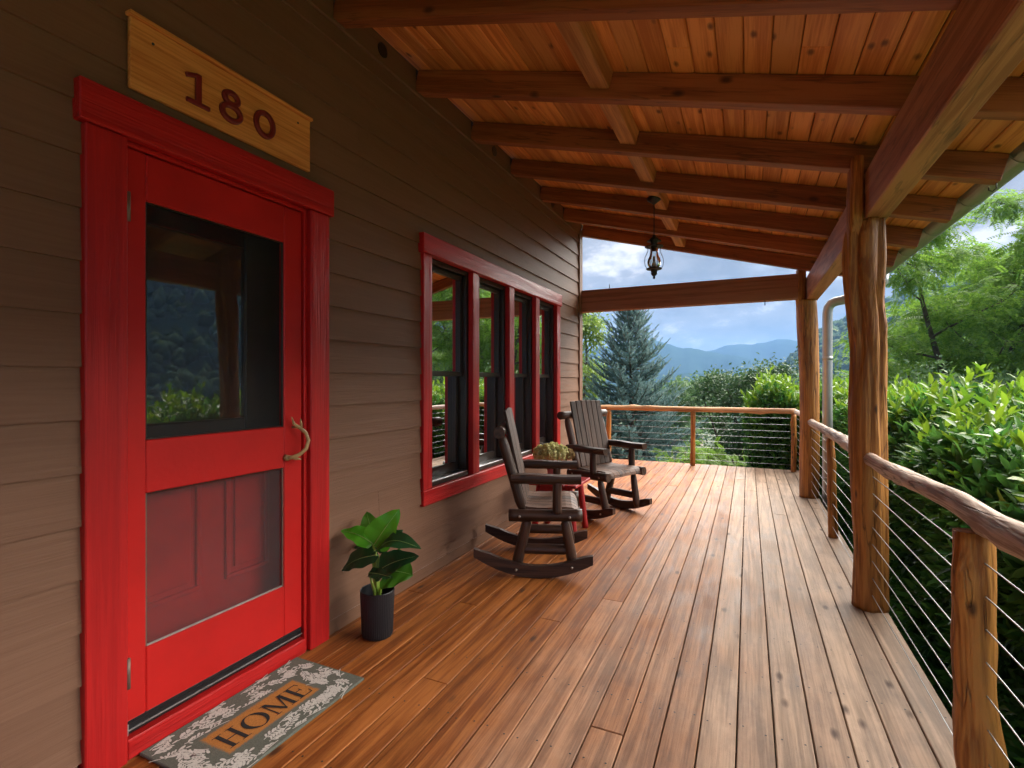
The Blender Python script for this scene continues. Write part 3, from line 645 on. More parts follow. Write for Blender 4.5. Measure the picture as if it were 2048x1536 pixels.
# ================================================================== log posts
def post_mesh(name, prof, yc, rratio, seed, seg=48, tongue=None, deep=.5):
    """prof: (z, x_left, x_right, y_shift); rings follow the outline; lengthwise hollows and burls from noise"""
    zs = np.array([p[0] for p in prof]); xl = np.array([p[1] for p in prof]); xr = np.array([p[2] for p in prof]); ys = np.array([p[3] for p in prof])
    nz = 90; V = []; Fc = []
    for i in range(nz + 1):
        z = zs[0] + (zs[-1] - zs[0]) * i / nz
        a_, b_, c_ = np.interp(z, zs, xl), np.interp(z, zs, xr), np.interp(z, zs, ys)
        xc = (a_ + b_) / 2; r = (b_ - a_) / 2
        for k in range(seg):
            th = 2 * math.pi * k / seg; cx_, sx_ = math.cos(th), math.sin(th)
            f = 1 + .06 * fbm(cx_ * 1.3, sx_ * 1.3, z * 1.1, 1, seed)
            hol = fbm(cx_ * 2.2, sx_ * 2.2, z * .9 + .25 * math.sin(z * 5), 1, seed + 3)
            hz_ = .35 + .65 * float(ss(.9, 1.9, z)) if deep > .6 else .5
            f -= deep * .34 * hz_ * max(0, hol - .08)
            rg_ = abs(fbm(cx_ * 4.5, sx_ * 4.5, z * .8, 1, seed + 31)); f -= .05 * deep * hz_ * max(0, 1 - rg_ / .10)
            f += .018 * fbm(cx_ * 5, sx_ * 5, z * 2.2, 1, seed + 8) + .010 * fbm(cx_ * 11, sx_ * 11, z * 5, 1, seed + 2)
            kn = fbm(cx_ * 2.0, sx_ * 2.0, z * 4.0, 1, seed + 21)
            f += (.10 + .10 * (deep > 1)) * max(0, kn - .34)
            V.append((xc + r * f * cx_, yc + c_ + r * rratio * f * sx_, z))
    for i in range(nz):
        for k in range(seg):
            k2 = (k + 1) % seg; Fc.append([i * seg + k, i * seg + k2, (i + 1) * seg + k2, (i + 1) * seg + k])
    Fc.append(list(range(seg))[::-1]); Fc.append([nz * seg + k for k in range(seg)])
    return V, Fc
def make_post(prof, yc, rratio, seed, label, tong, deep):
    root = tag(empty('porch_post', (.64, yc, 0)), label, 'post', 'log posts holding up the porch roof')
    V, Fc = post_mesh('trunk', prof, yc, rratio, seed, deep=deep)
    o = link('trunk', mesh('trunk', [(v[0] - .64, v[1] - yc, v[2]) for v in V], Fc, True), M['post'], root, (.64, yc, 0))
    # the tongue left standing beside the beam
    z0, z1, xl, xr, y0, y1 = tong; V = []; Fc = []; n = 14; sg = 20
    for i in range(n + 1):
        t = i / n; z = z0 + (z1 - z0) * t
        for k in range(sg):
            th = 2 * math.pi * k / sg; c_, s_ = math.cos(th), math.sin(th)
            g = (abs(c_) ** 4 + abs(s_) ** 4) ** -.25 * min(1, .55 + .45 * t / .3)
            x = (xl + xr) / 2 + (xr - xl) / 2 * g * c_; y = (y0 + y1) / 2 + (y1 - y0) / 2 * g * s_
            x = min(x, .601); wob = .012 * fbm(c_ * 1.5, s_ * 1.5, z * 3, 1, seed) * (c_ < .5) + (.02 * (1 - t) ** 2 if c_ < 0 else 0) * -1
            V.append((x + wob - .64, y + .012 * fbm(c_, s_, z * 4, 1.3, seed + 4) - yc, z))
    for i in range(n):
        for k in range(sg):
            k2 = (k + 1) % sg; Fc.append([i * sg + k, i * sg + k2, (i + 1) * sg + k2, (i + 1) * sg + k])
    Fc.append([n * sg + k for k in range(sg)])
    link('tongue', mesh('tongue', V, Fc, True), M['post'], root, (.64, yc, 0))
    return root
make_post([(0, .560, .745, 0), (.1, .562, .744, 0), (.34, .570, .743, 0), (.63, .556, .740, -.01), (.93, .543, .737, -.01), (1.22, .543, .731, -.01), (1.52, .551, .733, -.02), (1.82, .522, .716, -.04), (2.05, .500, .721, -.06), (2.17, .505, .716, -.07), (2.2615, .53, .712, -.07)],
          3.64, 1.0, 5, 'gnarled hollowed log post nearest the camera', (2.12, 2.62, .535, .601, 3.475, 3.66), 1.9)
make_post([(0, .535, .735, 0), (.4, .538, .737, 0), (.83, .54, .738, 0), (1.4, .533, .738, 0), (1.98, .505, .722, -.02), (2.2615, .497, .705, -.03)],
          6.80, .95, 15, 'slimmer smooth log post at far deck corner', (2.15, 2.62, .505, .601, 6.69, 6.88), .5)
make_post([(0, .55, .73, 0), (1, .545, .72, 0), (2.2615, .53, .71, 0)], .48, 1.0, 25, 'log post beside the camera out of frame', (2.2, 2.62, .5, .601, .38, .6), .5)

# ================================================================== cable railings
CZ = [.09, .183, .276, .369, .462, .555, .648, .785]
CZ = [.10, .198, .296, .394, .492, .590, .688, .786]
rr_ = tag(empty('cable_railing', (.64, 3.4, 0)), 'log rail railing with steel cables along right deck edge', 'railing')
def rail(parent, p0, p1, r0, r1, seed, mat, **k): return log('handrail', p0, p1, r0, r1, M[mat], parent, seed=seed, **k)
rail(rr_, (.640, 3.60, .884), (.648, .55, .928), .037, .046, 3, 'raillog', seg=24, rings=60, amp=.17, bend=.016, knots=8)
rail(rr_, (.640, 6.72, .868), (.642, 3.69, .885), .036, .043, 6, 'raillog', seg=18, rings=50, amp=.18, bend=.014, knots=9)
rail(rr_, (.632, 8.50, .885), (.640, 6.90, .885), .036, .034, 8, 'raillog', seg=16, rings=20, amp=.10, bend=.01, knots=4)
log('baluster', (.655, 5.12, .0), (.634, 5.12, .845), .037, .030, M['post'], rr_, seed=11, seg=18, rings=24, amp=.10, bend=.008, knots=4)
log('baluster', (.655, 2.02, .0), (.640, 2.06, .865), .052, .050, M['post'], rr_, seed=12, seg=22, rings=30, amp=.14, bend=.012, knots=7)
cseg = [(3.62, .5), (6.75, 3.66), (8.53, 6.85)]
for (a_, b_) in cseg:
    for z in CZ: tube('cable', [(.648, a_, z), (.648, (a_ + b_) / 2, z - .002), (.648, b_, z)], .0021, M['cable'], rr_, 6)
fr_ = tag(empty('cable_railing', (-.8, 8.55, 0)), 'amber log rail railing with cables across far deck end', 'railing')
rail(fr_, (-4.0, 8.56, .875), (.63, 8.56, .892), .042, .040, 21, 'railfar', seg=16, rings=60, amp=.10, bend=.012, knots=12)
for i, (x, r_) in enumerate(((-3.6, .035), (-2.15, .040), (-.80, .037), (.60, .036))): log('baluster', (x, 8.56, .0), (x + .004, 8.56, .85), r_, r_ * .93, M['post'], fr_, seed=30 + i, seg=14, rings=16, amp=.10, knots=3)
for z in CZ: tube('cable', [(-4.0, 8.56, z), (-1.5, 8.56, z - .003), (.60, 8.56, z)], .0021, M['cable'], fr_, 6)
# ================================================================== house number board
sg = tag(empty('house_number_sign', (WX + .02, 1.475, 2.365)), 'weathered tan board with number 180 above the red door', 'sign')
sb = box('board', WX + .0145, WX + .034, 1.070, 1.882, 2.368, 2.617, M['sign'], sg, b=.003)
box('lip', WX + .0145, WX + .048, 1.062, 1.889, 2.6175, 2.633, M['sign'], sg, b=.004)
def ring(cy, cz, ry, rz_, wd, x0, th, n=36):
    V = []; Fc = []; prof = [(-1, 0), (-.85, .8), (-.45, 1), (.45, 1), (.85, .8), (1, 0)]
    for i in range(n):
        t = 2 * math.pi * i / n
        for (o_, h_) in prof: V.append((x0 + h_ * th, cy + math.cos(t) * (ry + o_ * wd / 2), cz + math.sin(t) * (rz_ + o_ * wd / 2)))
    k = len(prof)
    for i in range(n):
        for j in range(k - 1): a_ = i * k + j; b_ = ((i + 1) % n) * k + j; Fc.append([a_, b_, b_ + 1, a_ + 1])
    return V, Fc
def numeral(geos, name='numeral'):
    mb = MB()
    for V, Fc in geos: mb.add([(v[0] - WX - .034, v[1] - 1.475, v[2] - 2.475) for v in V], Fc)
    return mb.build(name, M['digit'], sg, (WX + .034, 1.475, 2.475))
X1 = WX + .0345
def rect(y0, y1, z0, z1, x0, th):
    V, Fc = cbox_geo(th, y1 - y0, z1 - z0, .004); return [(v[0] + x0 + th / 2, v[1] + (y0 + y1) / 2, v[2] + (z0 + z1) / 2) for v in V], Fc
V1, F1 = rect(-.0095, .0095, -.032, .032, 0, .0115)
flag = [(X1 + v[0], 1.292 + v[1] * math.cos(.75) - v[2] * math.sin(.75) * -1, 2.521 + v[1] * -math.sin(.75) + v[2] * math.cos(.75)) for v in V1]
Vf, Ff = rect(-.026, .026, -.0085, .0085, 0, .0115); ang = .35
flag = [(X1 + v[0], 1.285 + v[1] * math.cos(ang) - v[2] * math.sin(ang), 2.522 + v[1] * math.sin(ang) + v[2] * math.cos(ang)) for v in Vf]
numeral([rect(1.298, 1.3225, 2.413, 2.538, X1, .012), (flag, Ff), rect(1.262, 1.357, 2.412, 2.4295, X1, .0125)])
numeral([ring(1.453, 2.5145, .030, .0235, .024, X1, .012), ring(1.453, 2.4545, .041, .031, .025, X1, .0125)])
numeral([ring(1.616, 2.480, .044, .050, .025, X1, .012)])
for (y, z) in ((1.145, 2.56), (1.805, 2.575)): tube('nail', [(WX + .034, y, z), (WX + .036, y, z)], .005, M['black'], sg, 8)

# ================================================================== doormat
mat_ = tag(empty('doormat', (-1.762, 1.45, 0)), 'sage green leaf print doormat reading HOME before the door', 'doormat')
m, nt, b = new_mat('coir_mat'); b.inputs['Roughness'].default_value = 1; b.inputs['Specular IOR Level'].default_value = .1
tcn = N(nt, 'ShaderNodeTexCoord'); sp = N(nt, 'ShaderNodeSeparateXYZ'); L(nt, tcn.outputs['Object'], sp.inputs[0])
nz1 = N(nt, 'ShaderNodeTexNoise'); nz1.inputs['Scale'].default_value = 260; nz1.inputs['Detail'].default_value = 3; L(nt, tcn.outputs['Object'], nz1.inputs['Vector'])
def absd(sock, c, h_):
    s1 = N(nt, 'ShaderNodeMath', operation='SUBTRACT'); L(nt, sock, s1.inputs[0]); s1.inputs[1].default_value = c
    a1 = N(nt, 'ShaderNodeMath', operation='ABSOLUTE'); L(nt, s1.outputs[0], a1.inputs[0])
    d1 = N(nt, 'ShaderNodeMath', operation='SUBTRACT'); L(nt, a1.outputs[0], d1.inputs[0]); d1.inputs[1].default_value = h_; return d1.outputs[0]
mxn = N(nt, 'ShaderNodeMath', operation='MAXIMUM'); L(nt, absd(sp.outputs['X'], .011, .078), mxn.inputs[0]); L(nt, absd(sp.outputs['Y'], -.009, .208), mxn.inputs[1])
sc = N(nt, 'ShaderNodeMath', operation='MULTIPLY_ADD'); L(nt, nz1.outputs['Fac'], sc.inputs[0]); sc.inputs[1].default_value = .034; L(nt, mxn.outputs[0], sc.inputs[2])
rp = N(nt, 'ShaderNodeValToRGB'); rp.color_ramp.elements[0].position = .014; rp.color_ramp.elements[0].color = (.52, .225, .06, 1); rp.color_ramp.elements[1].position = .022; rp.color_ramp.elements[1].color = (.155, .165, .135, 1)
L(nt, sc.outputs[0], rp.inputs['Fac'])
mu = N(nt, 'ShaderNodeMixRGB', blend_type='MULTIPLY'); mu.inputs['Fac'].default_value = .5; L(nt, rp.outputs['Color'], mu.inputs[1]); 
r4 = N(nt, 'ShaderNodeValToRGB'); r4.color_ramp.elements[0].position = .3; r4.color_ramp.elements[0].color = (.5, .5, .5, 1); r4.color_ramp.elements[1].position = .7; r4.color_ramp.elements[1].color = (1.2, 1.2, 1.2, 1); L(nt, nz1.outputs['Fac'], r4.inputs['Fac']); L(nt, r4.outputs['Color'], mu.inputs[2])
L(nt, mu.outputs[0], b.inputs['Base Color'])
bp = N(nt, 'ShaderNodeBump'); bp.inputs['Strength'].default_value = .8; bp.inputs['Distance'].default_value = .003; L(nt, nz1.outputs['Fac'], bp.inputs['Height']); L(nt, bp.outputs[0], b.inputs['Normal'])
box('coir_pad', -1.968, -1.556, 1.100, 1.800, .001, .0125, m, mat_, b=.004)
pr = MB(); zc = [0]
def flat(poly, mb=None, step=.00006):
    zc[0] += step; n0 = len(pr.V); pr.V += [(x, y, .0135 + zc[0] % .0012) for x, y in poly]; pr.F.append(list(range(n0, n0 + len(poly))))
rd = random.Random(5)
def sprig(x, y, ang, ln):
    pts = []; cur = rd.uniform(-.5, .5)
    for i in range(7):
        t = i / 6; a_ = ang + cur * t; pts.append((x, y, a_)); x += math.cos(a_) * ln / 6; y += math.sin(a_) * ln / 6
    for (p, q_) in zip(pts[:-1], pts[1:]):
        nx, ny = -math.sin(p[2]) * .0017, math.cos(p[2]) * .0017
        flat([(p[0] - nx, p[1] - ny), (q_[0] - nx, q_[1] - ny), (q_[0] + nx, q_[1] + ny), (p[0] + nx, p[1] + ny)])
    for i, (px_, py_, a_) in enumerate(pts[1:]):
        for s_ in ((-1, 1) if i < 5 else (0,)):
            la = a_ + s_ * rd.uniform(.6, 1.0); ll = rd.uniform(.016, .026); lw = ll * rd.uniform(.17, .23)
            cx_, cy_ = px_ + math.cos(la) * (ll * .5 + .003), py_ + math.sin(la) * (ll * .5 + .003)
            poly = []
            for k in range(9):
                th = 2 * math.pi * k / 9; u = math.cos(th) * ll * .5; v = math.sin(th) * lw * (1 + .3 * math.cos(th))
                poly.append((cx_ + u * math.cos(la) - v * math.sin(la), cy_ + u * math.sin(la) + v * math.cos(la)))
            if all(abs(p[0]) < .198 and abs(p[1]) < .342 for p in poly) and not any(abs(p[0] - .011) < .094 and abs(p[1] + .009) < .224 for p in poly): flat(poly)
for gx in (-.185, -.145, -.10, .13, .165, .195):
    gy = -.335
    while gy < .34:
        sprig(gx + rd.uniform(-.012, .012), gy + rd.uniform(-.012, .012), rd.choice([1, -1]) * rd.uniform(1.1, 2.0), rd.uniform(.06, .085)); gy += .075
for yy in (-.315, -.27, .235, .275, .315):
    for gx in (-.08, -.035, .01, .055, .10): sprig(gx + rd.uniform(-.01, .01), yy + rd.uniform(-.012, .012), rd.uniform(-.7, .7) + (0 if rd.random() < .5 else math.pi), rd.uniform(.05, .07))
tag(pr.build('leaf_print', M['mat_leaf'], mat_, (-1.762, 1.45, 0)), kind='stuff')
pr = MB(); zc = [0]
U0, SCL = 1.247, .105
def lt(poly, ox):    # letter space (u right, v up) -> mat space
    flat([((-1.69 - v * SCL) + 1.762, (U0 + (u + ox) * SCL) - 1.45) for (u, v) in poly], step=.00009)
def R4(u0, u1, v0, v1): return [(u0, v0), (u1, v0), (u1, v1), (u0, v1)]
ox = 0
for q_ in (R4(.12, .27, .03, .97), R4(.60, .75, .03, .97), R4(.27, .60, .48, .535), R4(.02, .37, 0, .035), R4(.02, .37, .965, 1), R4(.50, .85, 0, .035), R4(.50, .85, .965, 1)): lt(q_, ox)
ox = .93
for k in range(28):
    a0, a1 = 2 * math.pi * k / 28, 2 * math.pi * (k + 1) / 28
    f_ = lambda a: (.46 + .46 * math.cos(a), .5 + .51 * math.sin(a)); g_ = lambda a: (.46 + .30 * math.cos(a + .12), .5 + .465 * math.sin(a + .12))
    lt([f_(a0), f_(a1), g_(a1), g_(a0)], ox)
ox = 1.92
for q_ in (R4(.10, .15, .03, .97), R4(.80, .95, .03, .97), [(.10, .97), (.27, .97), (.56, .06), (.47, .02)], [(.80, .97), (.86, .97), (.52, .02), (.47, .02)], R4(.0, .25, 0, .035), R4(.70, 1.05, 0, .035), R4(.0, .22, .965, 1), R4(.76, 1.05, .965, 1)): lt(q_, ox)
ox = 3.02
for q_ in (R4(.10, .25, .03, .97), R4(.02, .62, 0, .045), R4(.02, .60, .955, 1), R4(.25, .48, .485, .535), R4(.44, .48, .40, .62), [(.58, .0), (.62, .0), (.66, .25), (.63, .25)], [(.56, 1), (.60, 1), (.62, .78), (.59, .78)]): lt(q_, ox)
pr.build('lettering', M['mat_ink'], mat_, (-1.762, 1.45, 0))

# ================================================================== potted plant
def wpt(x, y, Y):
    r = (x - CX) / F; dx = r * CA - SA; dy = r * SA + CA; t = Y / dy
    return Vector((dx * t, Y, CAMH - (y - HZ) / F * t))
PX, PY = -1.772, 2.15
pp = tag(empty('potted_plant', (PX, PY, 0)), 'broad leaved green plant in a black fluted pot beside the door', 'plant')
V = []; Fc = []; sg_ = 96
prof = [(0, .0), (.070, .0), (.078, .006), (.082, .02), (.090, .235), (.091, .240), (.089, .243), (.086, .240), (.080, .05), (0, .05)]
for i, (r_, z) in enumerate(prof):
    for k in range(sg_):
        th = 2 * math.pi * k / sg_; fl = (1.0 if k % 2 else .972) if 2 < i < 5 and z < .2351 else 1
        if i == 4: fl = 1 if k % 2 else .985
        V.append((r_ * fl * math.cos(th), r_ * fl * math.sin(th) * .95, z))
for i in range(len(prof) - 1):
    for k in range(sg_):
        k2 = (k + 1) % sg_; Fc.append([i * sg_ + k, i * sg_ + k2, (i + 1) * sg_ + k2, (i + 1) * sg_ + k])
link('pot', mesh('pot', V, Fc, False), M['pot'], pp, (PX, PY, 0))
M['stem'] = leafmat('plant_stem', (.22, .34, .04), (.30, .42, .06), .4, .1)
M['leaf_b'] = leafmat('plant_leaf_bright', (.075, .33, .015), (.10, .38, .022), .3, .3)
M['leaf_d'] = leafmat('plant_leaf_dark', (.016, .060, .020), (.024, .080, .026), .28, .2)
M['leaf_m'] = leafmat('plant_leaf_mid', (.05, .16, .012), (.07, .20, .018), .35, .3)
M['rib'] = plain('leaf_rib', (.28, .42, .12), .4)
def big_leaf(base, tip, nrm, wid, mt, arch=.08, wave=.006, seed=0):
    base, tip = Vector(base), Vector(tip); d = tip - base; Ln = d.length; d.normalize(); nrm = Vector(nrm); s_ = d.cross(nrm).normalized(); n_ = s_.cross(d)
    V = []; Fc = []; nu, nv = 16, 8
    for i in range(nu + 1):
        t = i / nu; w_ = wid * 1.5 * (math.sin(math.pi * min(1, t ** .62)) ** .62) * (1 - .18 * t) if 0 < t < 1 else .001
        for j in range(nv + 1):
            v = (j / nv - .5) * 2
            up = arch * Ln * math.sin(math.pi * t) * 1.0 + .20 * w_ * abs(v) ** 1.2 + wave * math.sin(t * 17 + seed + v * 2) * abs(v) - .010 * math.cos(t * 44 - abs(v) * 5) * abs(v) * (1 - abs(v)) 
            V.append(d * (t * Ln - .12 * w_ * abs(v)) + s_ * (v * w_) + n_ * up)
    for i in range(nu):
        for j in range(nv): a_ = i * (nv + 1) + j; Fc.append([a_, a_ + 1, a_ + nv + 2, a_ + nv + 1])
    lf = link('leaf', mesh('leaf', V, Fc, True), M[mt], pp, base)
    pts = [d * (t * Ln) + n_ * (arch * Ln * math.sin(math.pi * t) + .0022) for t in np.linspace(.0, .93, 10)]
    Vr, Fr = tube_geo(pts, [.0022 * (1 - .8 * k / 9) for k in range(10)], 6)
    link('midrib', mesh('midrib', Vr, Fr, True), M['rib'], lf, base)
    return lf
top = Vector((PX + .0, PY, .05)); 
camv = Vector((0, 0, CAMH))
def tocam(p): return (camv - Vector(p)).normalized()
specs = [  # base px, tip px, depth offsets, width, material, normal tilt
    ((748, 1090), (799, 1018), 2.12, 2.16, .058, 'leaf_b', (0, 0, .35), .05),
    ((746, 1088), (682, 1062), 2.14, 2.08, .042, 'leaf_b', (0, 0, .9), .14),
    ((747, 1082), (733, 1024), 2.17, 2.22, .045, 'leaf_m', (0, 0, .2), .03),
    ((752, 1104), (843, 1098), 2.12, 2.12, .052, 'leaf_d', (0, 0, 1.3), .22),
    ((752, 1100), (806, 1060), 2.19, 2.30, .036, 'leaf_d', (.2, 0, .9), .08),
    ((775, 1140), (826, 1150), 2.10, 2.12, .075, 'leaf_m', (.3, 0, .5), .05),
    ((754, 1145), (838, 1112), 2.13, 2.13, .050, 'leaf_d', (.1, 0, .6), .10),
    ((757, 1110), (684, 1142), 2.13, 2.07, .050, 'leaf_d', (-.2, 0, .9), .14),
    ((738, 1146), (786, 1156), 2.07, 2.05, .022, 'leaf_d', (0, 0, .6), .05),
    ((742, 1092), (711, 1094), 2.19, 2.26, .034, 'leaf_d', (0, 0, .7), .06),
]
for i, (b_, t_, Yb, Yt, wd, mt, tl, ar) in enumerate(specs):
    B, T_ = wpt(b_[0], b_[1], Yb), wpt(t_[0], t_[1], Yt)
    big_leaf(B, T_, tocam(B) + Vector(tl), wd, mt, ar, .006, i)
    root_ = Vector((PX + random.uniform(-.012, .012), PY + random.uniform(-.012, .012), .06)); mid = root_.lerp(B, .6) * .5 + Vector((PX, PY, root_.z + (B.z - root_.z) * .6)) * .5
    tube('stem', [root_, mid, B], [.011, .009, .004], M['stem'], pp, 8)
tube('stem', [(PX, PY, .05), (PX - .004, PY, .2), (PX - .012, PY - .004, .36)], [.02, .018, .010], M['stem'], pp, 10)

# ================================================================== rocking chairs
def rocker_mesh(n=22):
    V = []; Fc = []
    for i in range(n + 1):
        x = -.44 + .86 * i / n; z = (x - .02) ** 2 / (2 * .80); hgt = .082 - .03 * max(0, (abs(x) - .33) / .12) ; 
        if x > .36: hgt = .078 - .35 * (x - .36)
        for y in (-.021, .021):
            for dz in (0, hgt): V.append((x, y, z + dz))
    for i in range(n):
        a_ = i * 4; c_ = a_ + 4      # 0:-y bottom 1:-y top 2:+y bottom 3:+y top
        Fc += [[a_, c_, c_ + 1, a_ + 1], [a_ + 2, a_ + 3, c_ + 3, c_ + 2], [a_ + 1, c_ + 1, c_ + 3, a_ + 3], [a_, a_ + 2, c_ + 2, c_]]
    Fc += [[0, 1, 3, 2], [n * 4, n * 4 + 2, n * 4 + 3, n * 4 + 1]]
    return V, Fc
def make_chair(name):
    t = empty(name)
    RYc = .297
    rk = mesh('rocker', *rocker_mesh())
    for s_ in (-1, 1):
        o = link('rocker', rk, M['chair_x'], t, (0, s_ * RYc, 0), local=True)
        for x in (-.13, .27): 
            z = (x - .02) ** 2 / 1.6 + .04
            tube('bolt', [(x, s_ * (RYc + .018), z), (x, s_ * (RYc + .026), z)], .009, M['bolt'], o, 8, local=True).location = (x, s_ * .021, z)
        yl = s_ * (RYc - .062)
        # short splayed legs from rocker to seat rail
        log('leg', (-.135, s_ * (RYc - .055), .045), (-.045, s_ * (RYc - .03), .40), .042, .034, M['chair'], t, True, seed=41, rings=8, amp=.05, taper_ends=.03)
        log('leg', (.285, s_ * (RYc - .055), .055), (.215, s_ * (RYc - .03), .40), .040, .032, M['chair'], t, True, seed=42, rings=8, amp=.05, taper_ends=.05)
        log('side_stretcher', (-.13, s_ * (RYc - .055), .175), (.27, s_ * (RYc - .055), .175), .035, .035, M['chair'], t, True, seed=43, rings=14, amp=.04, taper_ends=.05)
        rl = log('seat_rail', (-.185, s_ * (RYc - .012), .415), (.345, s_ * (RYc - .012), .425), .041, .041, M['chair'], t, True, seed=44, rings=12, amp=.06)
        for x in (-.105, .255): tube('bolt', [(x, s_ * (RYc + .026), .418), (x, s_ * (RYc + .034), .418)], .009, M['bolt'], t, 8, local=True)
        log('back_post', (-.085, s_ * (RYc - .045), .44), (-.245, s_ * (RYc - .035), .965), .040, .036, M['chair'], t, True, seed=45, rings=14, amp=.05, taper_ends=.06)
        log('arm_support', (.165, s_ * (RYc + .012), .44), (.165, s_ * (RYc + .012), .665), .034, .032, M['chair'], t, True, seed=46, rings=8, amp=.05)
        # armrest: log sawn flat on top
        V, Fc = log_geo(.50, .045, .044, 16, 14, .05, 47)
        V = [(min(v[0], .02 + .004 * math.sin(v[2] * 12)), v[1] * 1.05, v[2]) for v in V]
        me = mesh('armrest', V, Fc, False)
        q = Matrix(((0, 0, 1), (0, 1, 0), (1, 0, 0))).to_quaternion() if False else Matrix(((0, 0, 1), (0, -1, 0), (1, 0, 0))).to_quaternion()
        link('armrest', me, M['chair'], t, (-.165, s_ * (RYc + .012), .680), q, True)
    log('back_bar', (-.250, -.36, .985), (-.250, .36, .985), .040, .040, M['chair'], t, True, seed=51, rings=12, amp=.04)
    log('back_bar', (-.118, -.25, .545), (-.118, .25, .545), .030, .030, M['chair'], t, True, seed=52, rings=8, amp=.04)
    for y_ in (-.05, .28): log('seat_bar', (y_, -.27, .425), (y_, .27, .425), .030, .030, M['chair'], t, True, seed=53, rings=6, amp=.03)
    # back slats, a little fanned
    for i in range(6):
        f_ = (i - 2.5); y0 = f_ * .0755; y1 = f_ * .079; p0 = Vector((-.072, y0, .475)); p1 = Vector((-.222, y1, 1.125 + .012 * (1 - abs(f_) / 2.5)))
        V, Fc = cbox_geo(.020, .0735, (p1 - p0).length, .004); d = p1 - p0
        ez = d.normalized(); ey = Vector((0, 1, 0)); ey = (ey - ez * ey.dot(ez)).normalized(); ex = ey.cross(ez)
        q = Matrix((ex, ey, ez)).transposed().to_quaternion()
        link('back_slat', mesh('back_slat', V, Fc), M['slat'], t, (p0 + p1) / 2, q, True)
    # seat slats run front to back and roll over the front bar
    pr_ = [(-.10, .478), (-.04, .468), (.03, .463), (.10, .464), (.17, .469), (.23, .472), (.275, .468), (.305, .455), (.325, .435), (.332, .41)]
    for i in range(6):
        y0 = (i - 2.5) * .0865; V = []; Fc = []; n = len(pr_); w2 = .0415
        for (x, z) in pr_:
            for (yy, dz) in ((-w2, 0), (w2, 0), (w2, -.016), (-w2, -.016)): V.append((x + (dz * .8 if x > .27 else 0), yy, z + (dz if x <= .3 else dz * .3)))
        for k in range(n - 1):
            a_ = k * 4; c_ = a_ + 4
            for e in range(4): Fc.append([a_ + e, a_ + (e + 1) % 4, c_ + (e + 1) % 4, c_ + e])
        Fc += [[3, 2, 1, 0], [(n - 1) * 4 + e for e in range(4)]]
        link('seat_slat', mesh('seat_slat', V, [f[::-1] for f in Fc]), M['slat_x'], t, (0, y0, 0), (0, 0, 0), True)
    return t
def copy_tree(o, parent=None):
    c = o.copy(); COL.objects.link(c); c.parent = parent
    for ch in list(o.children): copy_tree(ch, c)
    return c
ch1 = make_chair('rocking_chair'); ch2 = copy_tree(ch1)
tag(ch1, 'dark log rocking chair nearest the camera seen side on', 'rocking chair', 'pair of log rocking chairs')
tag(ch2, 'dark log rocking chair behind red table with its back to the wall corner', 'rocking chair', 'pair of log rocking chairs')
ch1.scale = ch2.scale = (.94, 1, 1)
ch1.location = (-1.425, 3.508, .0005); ch1.rotation_euler = (0, 0, R(20))
ch2.location = (-1.368, 5.128, .0005); ch2.rotation_euler = (0, 0, R(-24))

# ================================================================== red side table with dried flowers
TX, TY = -1.535, 4.355
tb = tag(empty('side_table', (TX, TY, 0)), 'small red wooden side table between the rocking chairs', 'table')
for i in range(4): box('top_board', TX - .215 + i * .1085, TX - .215 + i * .1085 + .1065, TY - .215, TY + .215, .425, .450, M['redwood'], tb, b=.004)
for sx in (-1, 1):
    box('apron', TX - .15, TX + .15, TY + sx * .15 - .012, TY + sx * .15 + .012, .355, .424, M['redwood'], tb)
    log('stretcher', (TX - .165, TY + sx * .150, .14), (TX + .165, TY + sx * .150, .14), .02, .02, M['redwood'], tb, seed=60, rings=4, amp=.03)
    for sy in (-1, 1): log('leg', (TX + sx * .185, TY + sy * .165, .0), (TX + sx * .140, TY + sy * .14, .424), .028, .027, M['redwood'], tb, seed=61, rings=8, amp=.04)
fl = tag(empty('dried_flowers', (-1.62, 4.42, .4505)), 'pale yellow green dried hydrangea heads in a small pot on the red table', 'flowers')
V = []; Fc = []
for i, (r_, z) in enumerate([(0, 0), (.045, 0), (.05, .01), (.062, .09), (.064, .1), (.058, .1), (.046, .02), (0, .02)]):
    for k in range(20): th = 2 * math.pi * k / 20; V.append((r_ * math.cos(th), r_ * math.sin(th), z))
for i in range(7):
    for k in range(20): k2 = (k + 1) % 20; Fc.append([i * 20 + k, i * 20 + k2, (i + 1) * 20 + k2, (i + 1) * 20 + k])
link('pot', mesh('pot', V, Fc, True), plain('pink_clay', (.38, .17, .15), .6), fl, (-1.62, 4.42, .4505))
M['hyd'] = leafmat('hydrangea_petal', (.55, .53, .18), (.82, .78, .38), .7, .2); M['hyd2'] = leafmat('hydrangea_petal_brown', (.30, .19, .07), (.42, .28, .10), .7, .2)
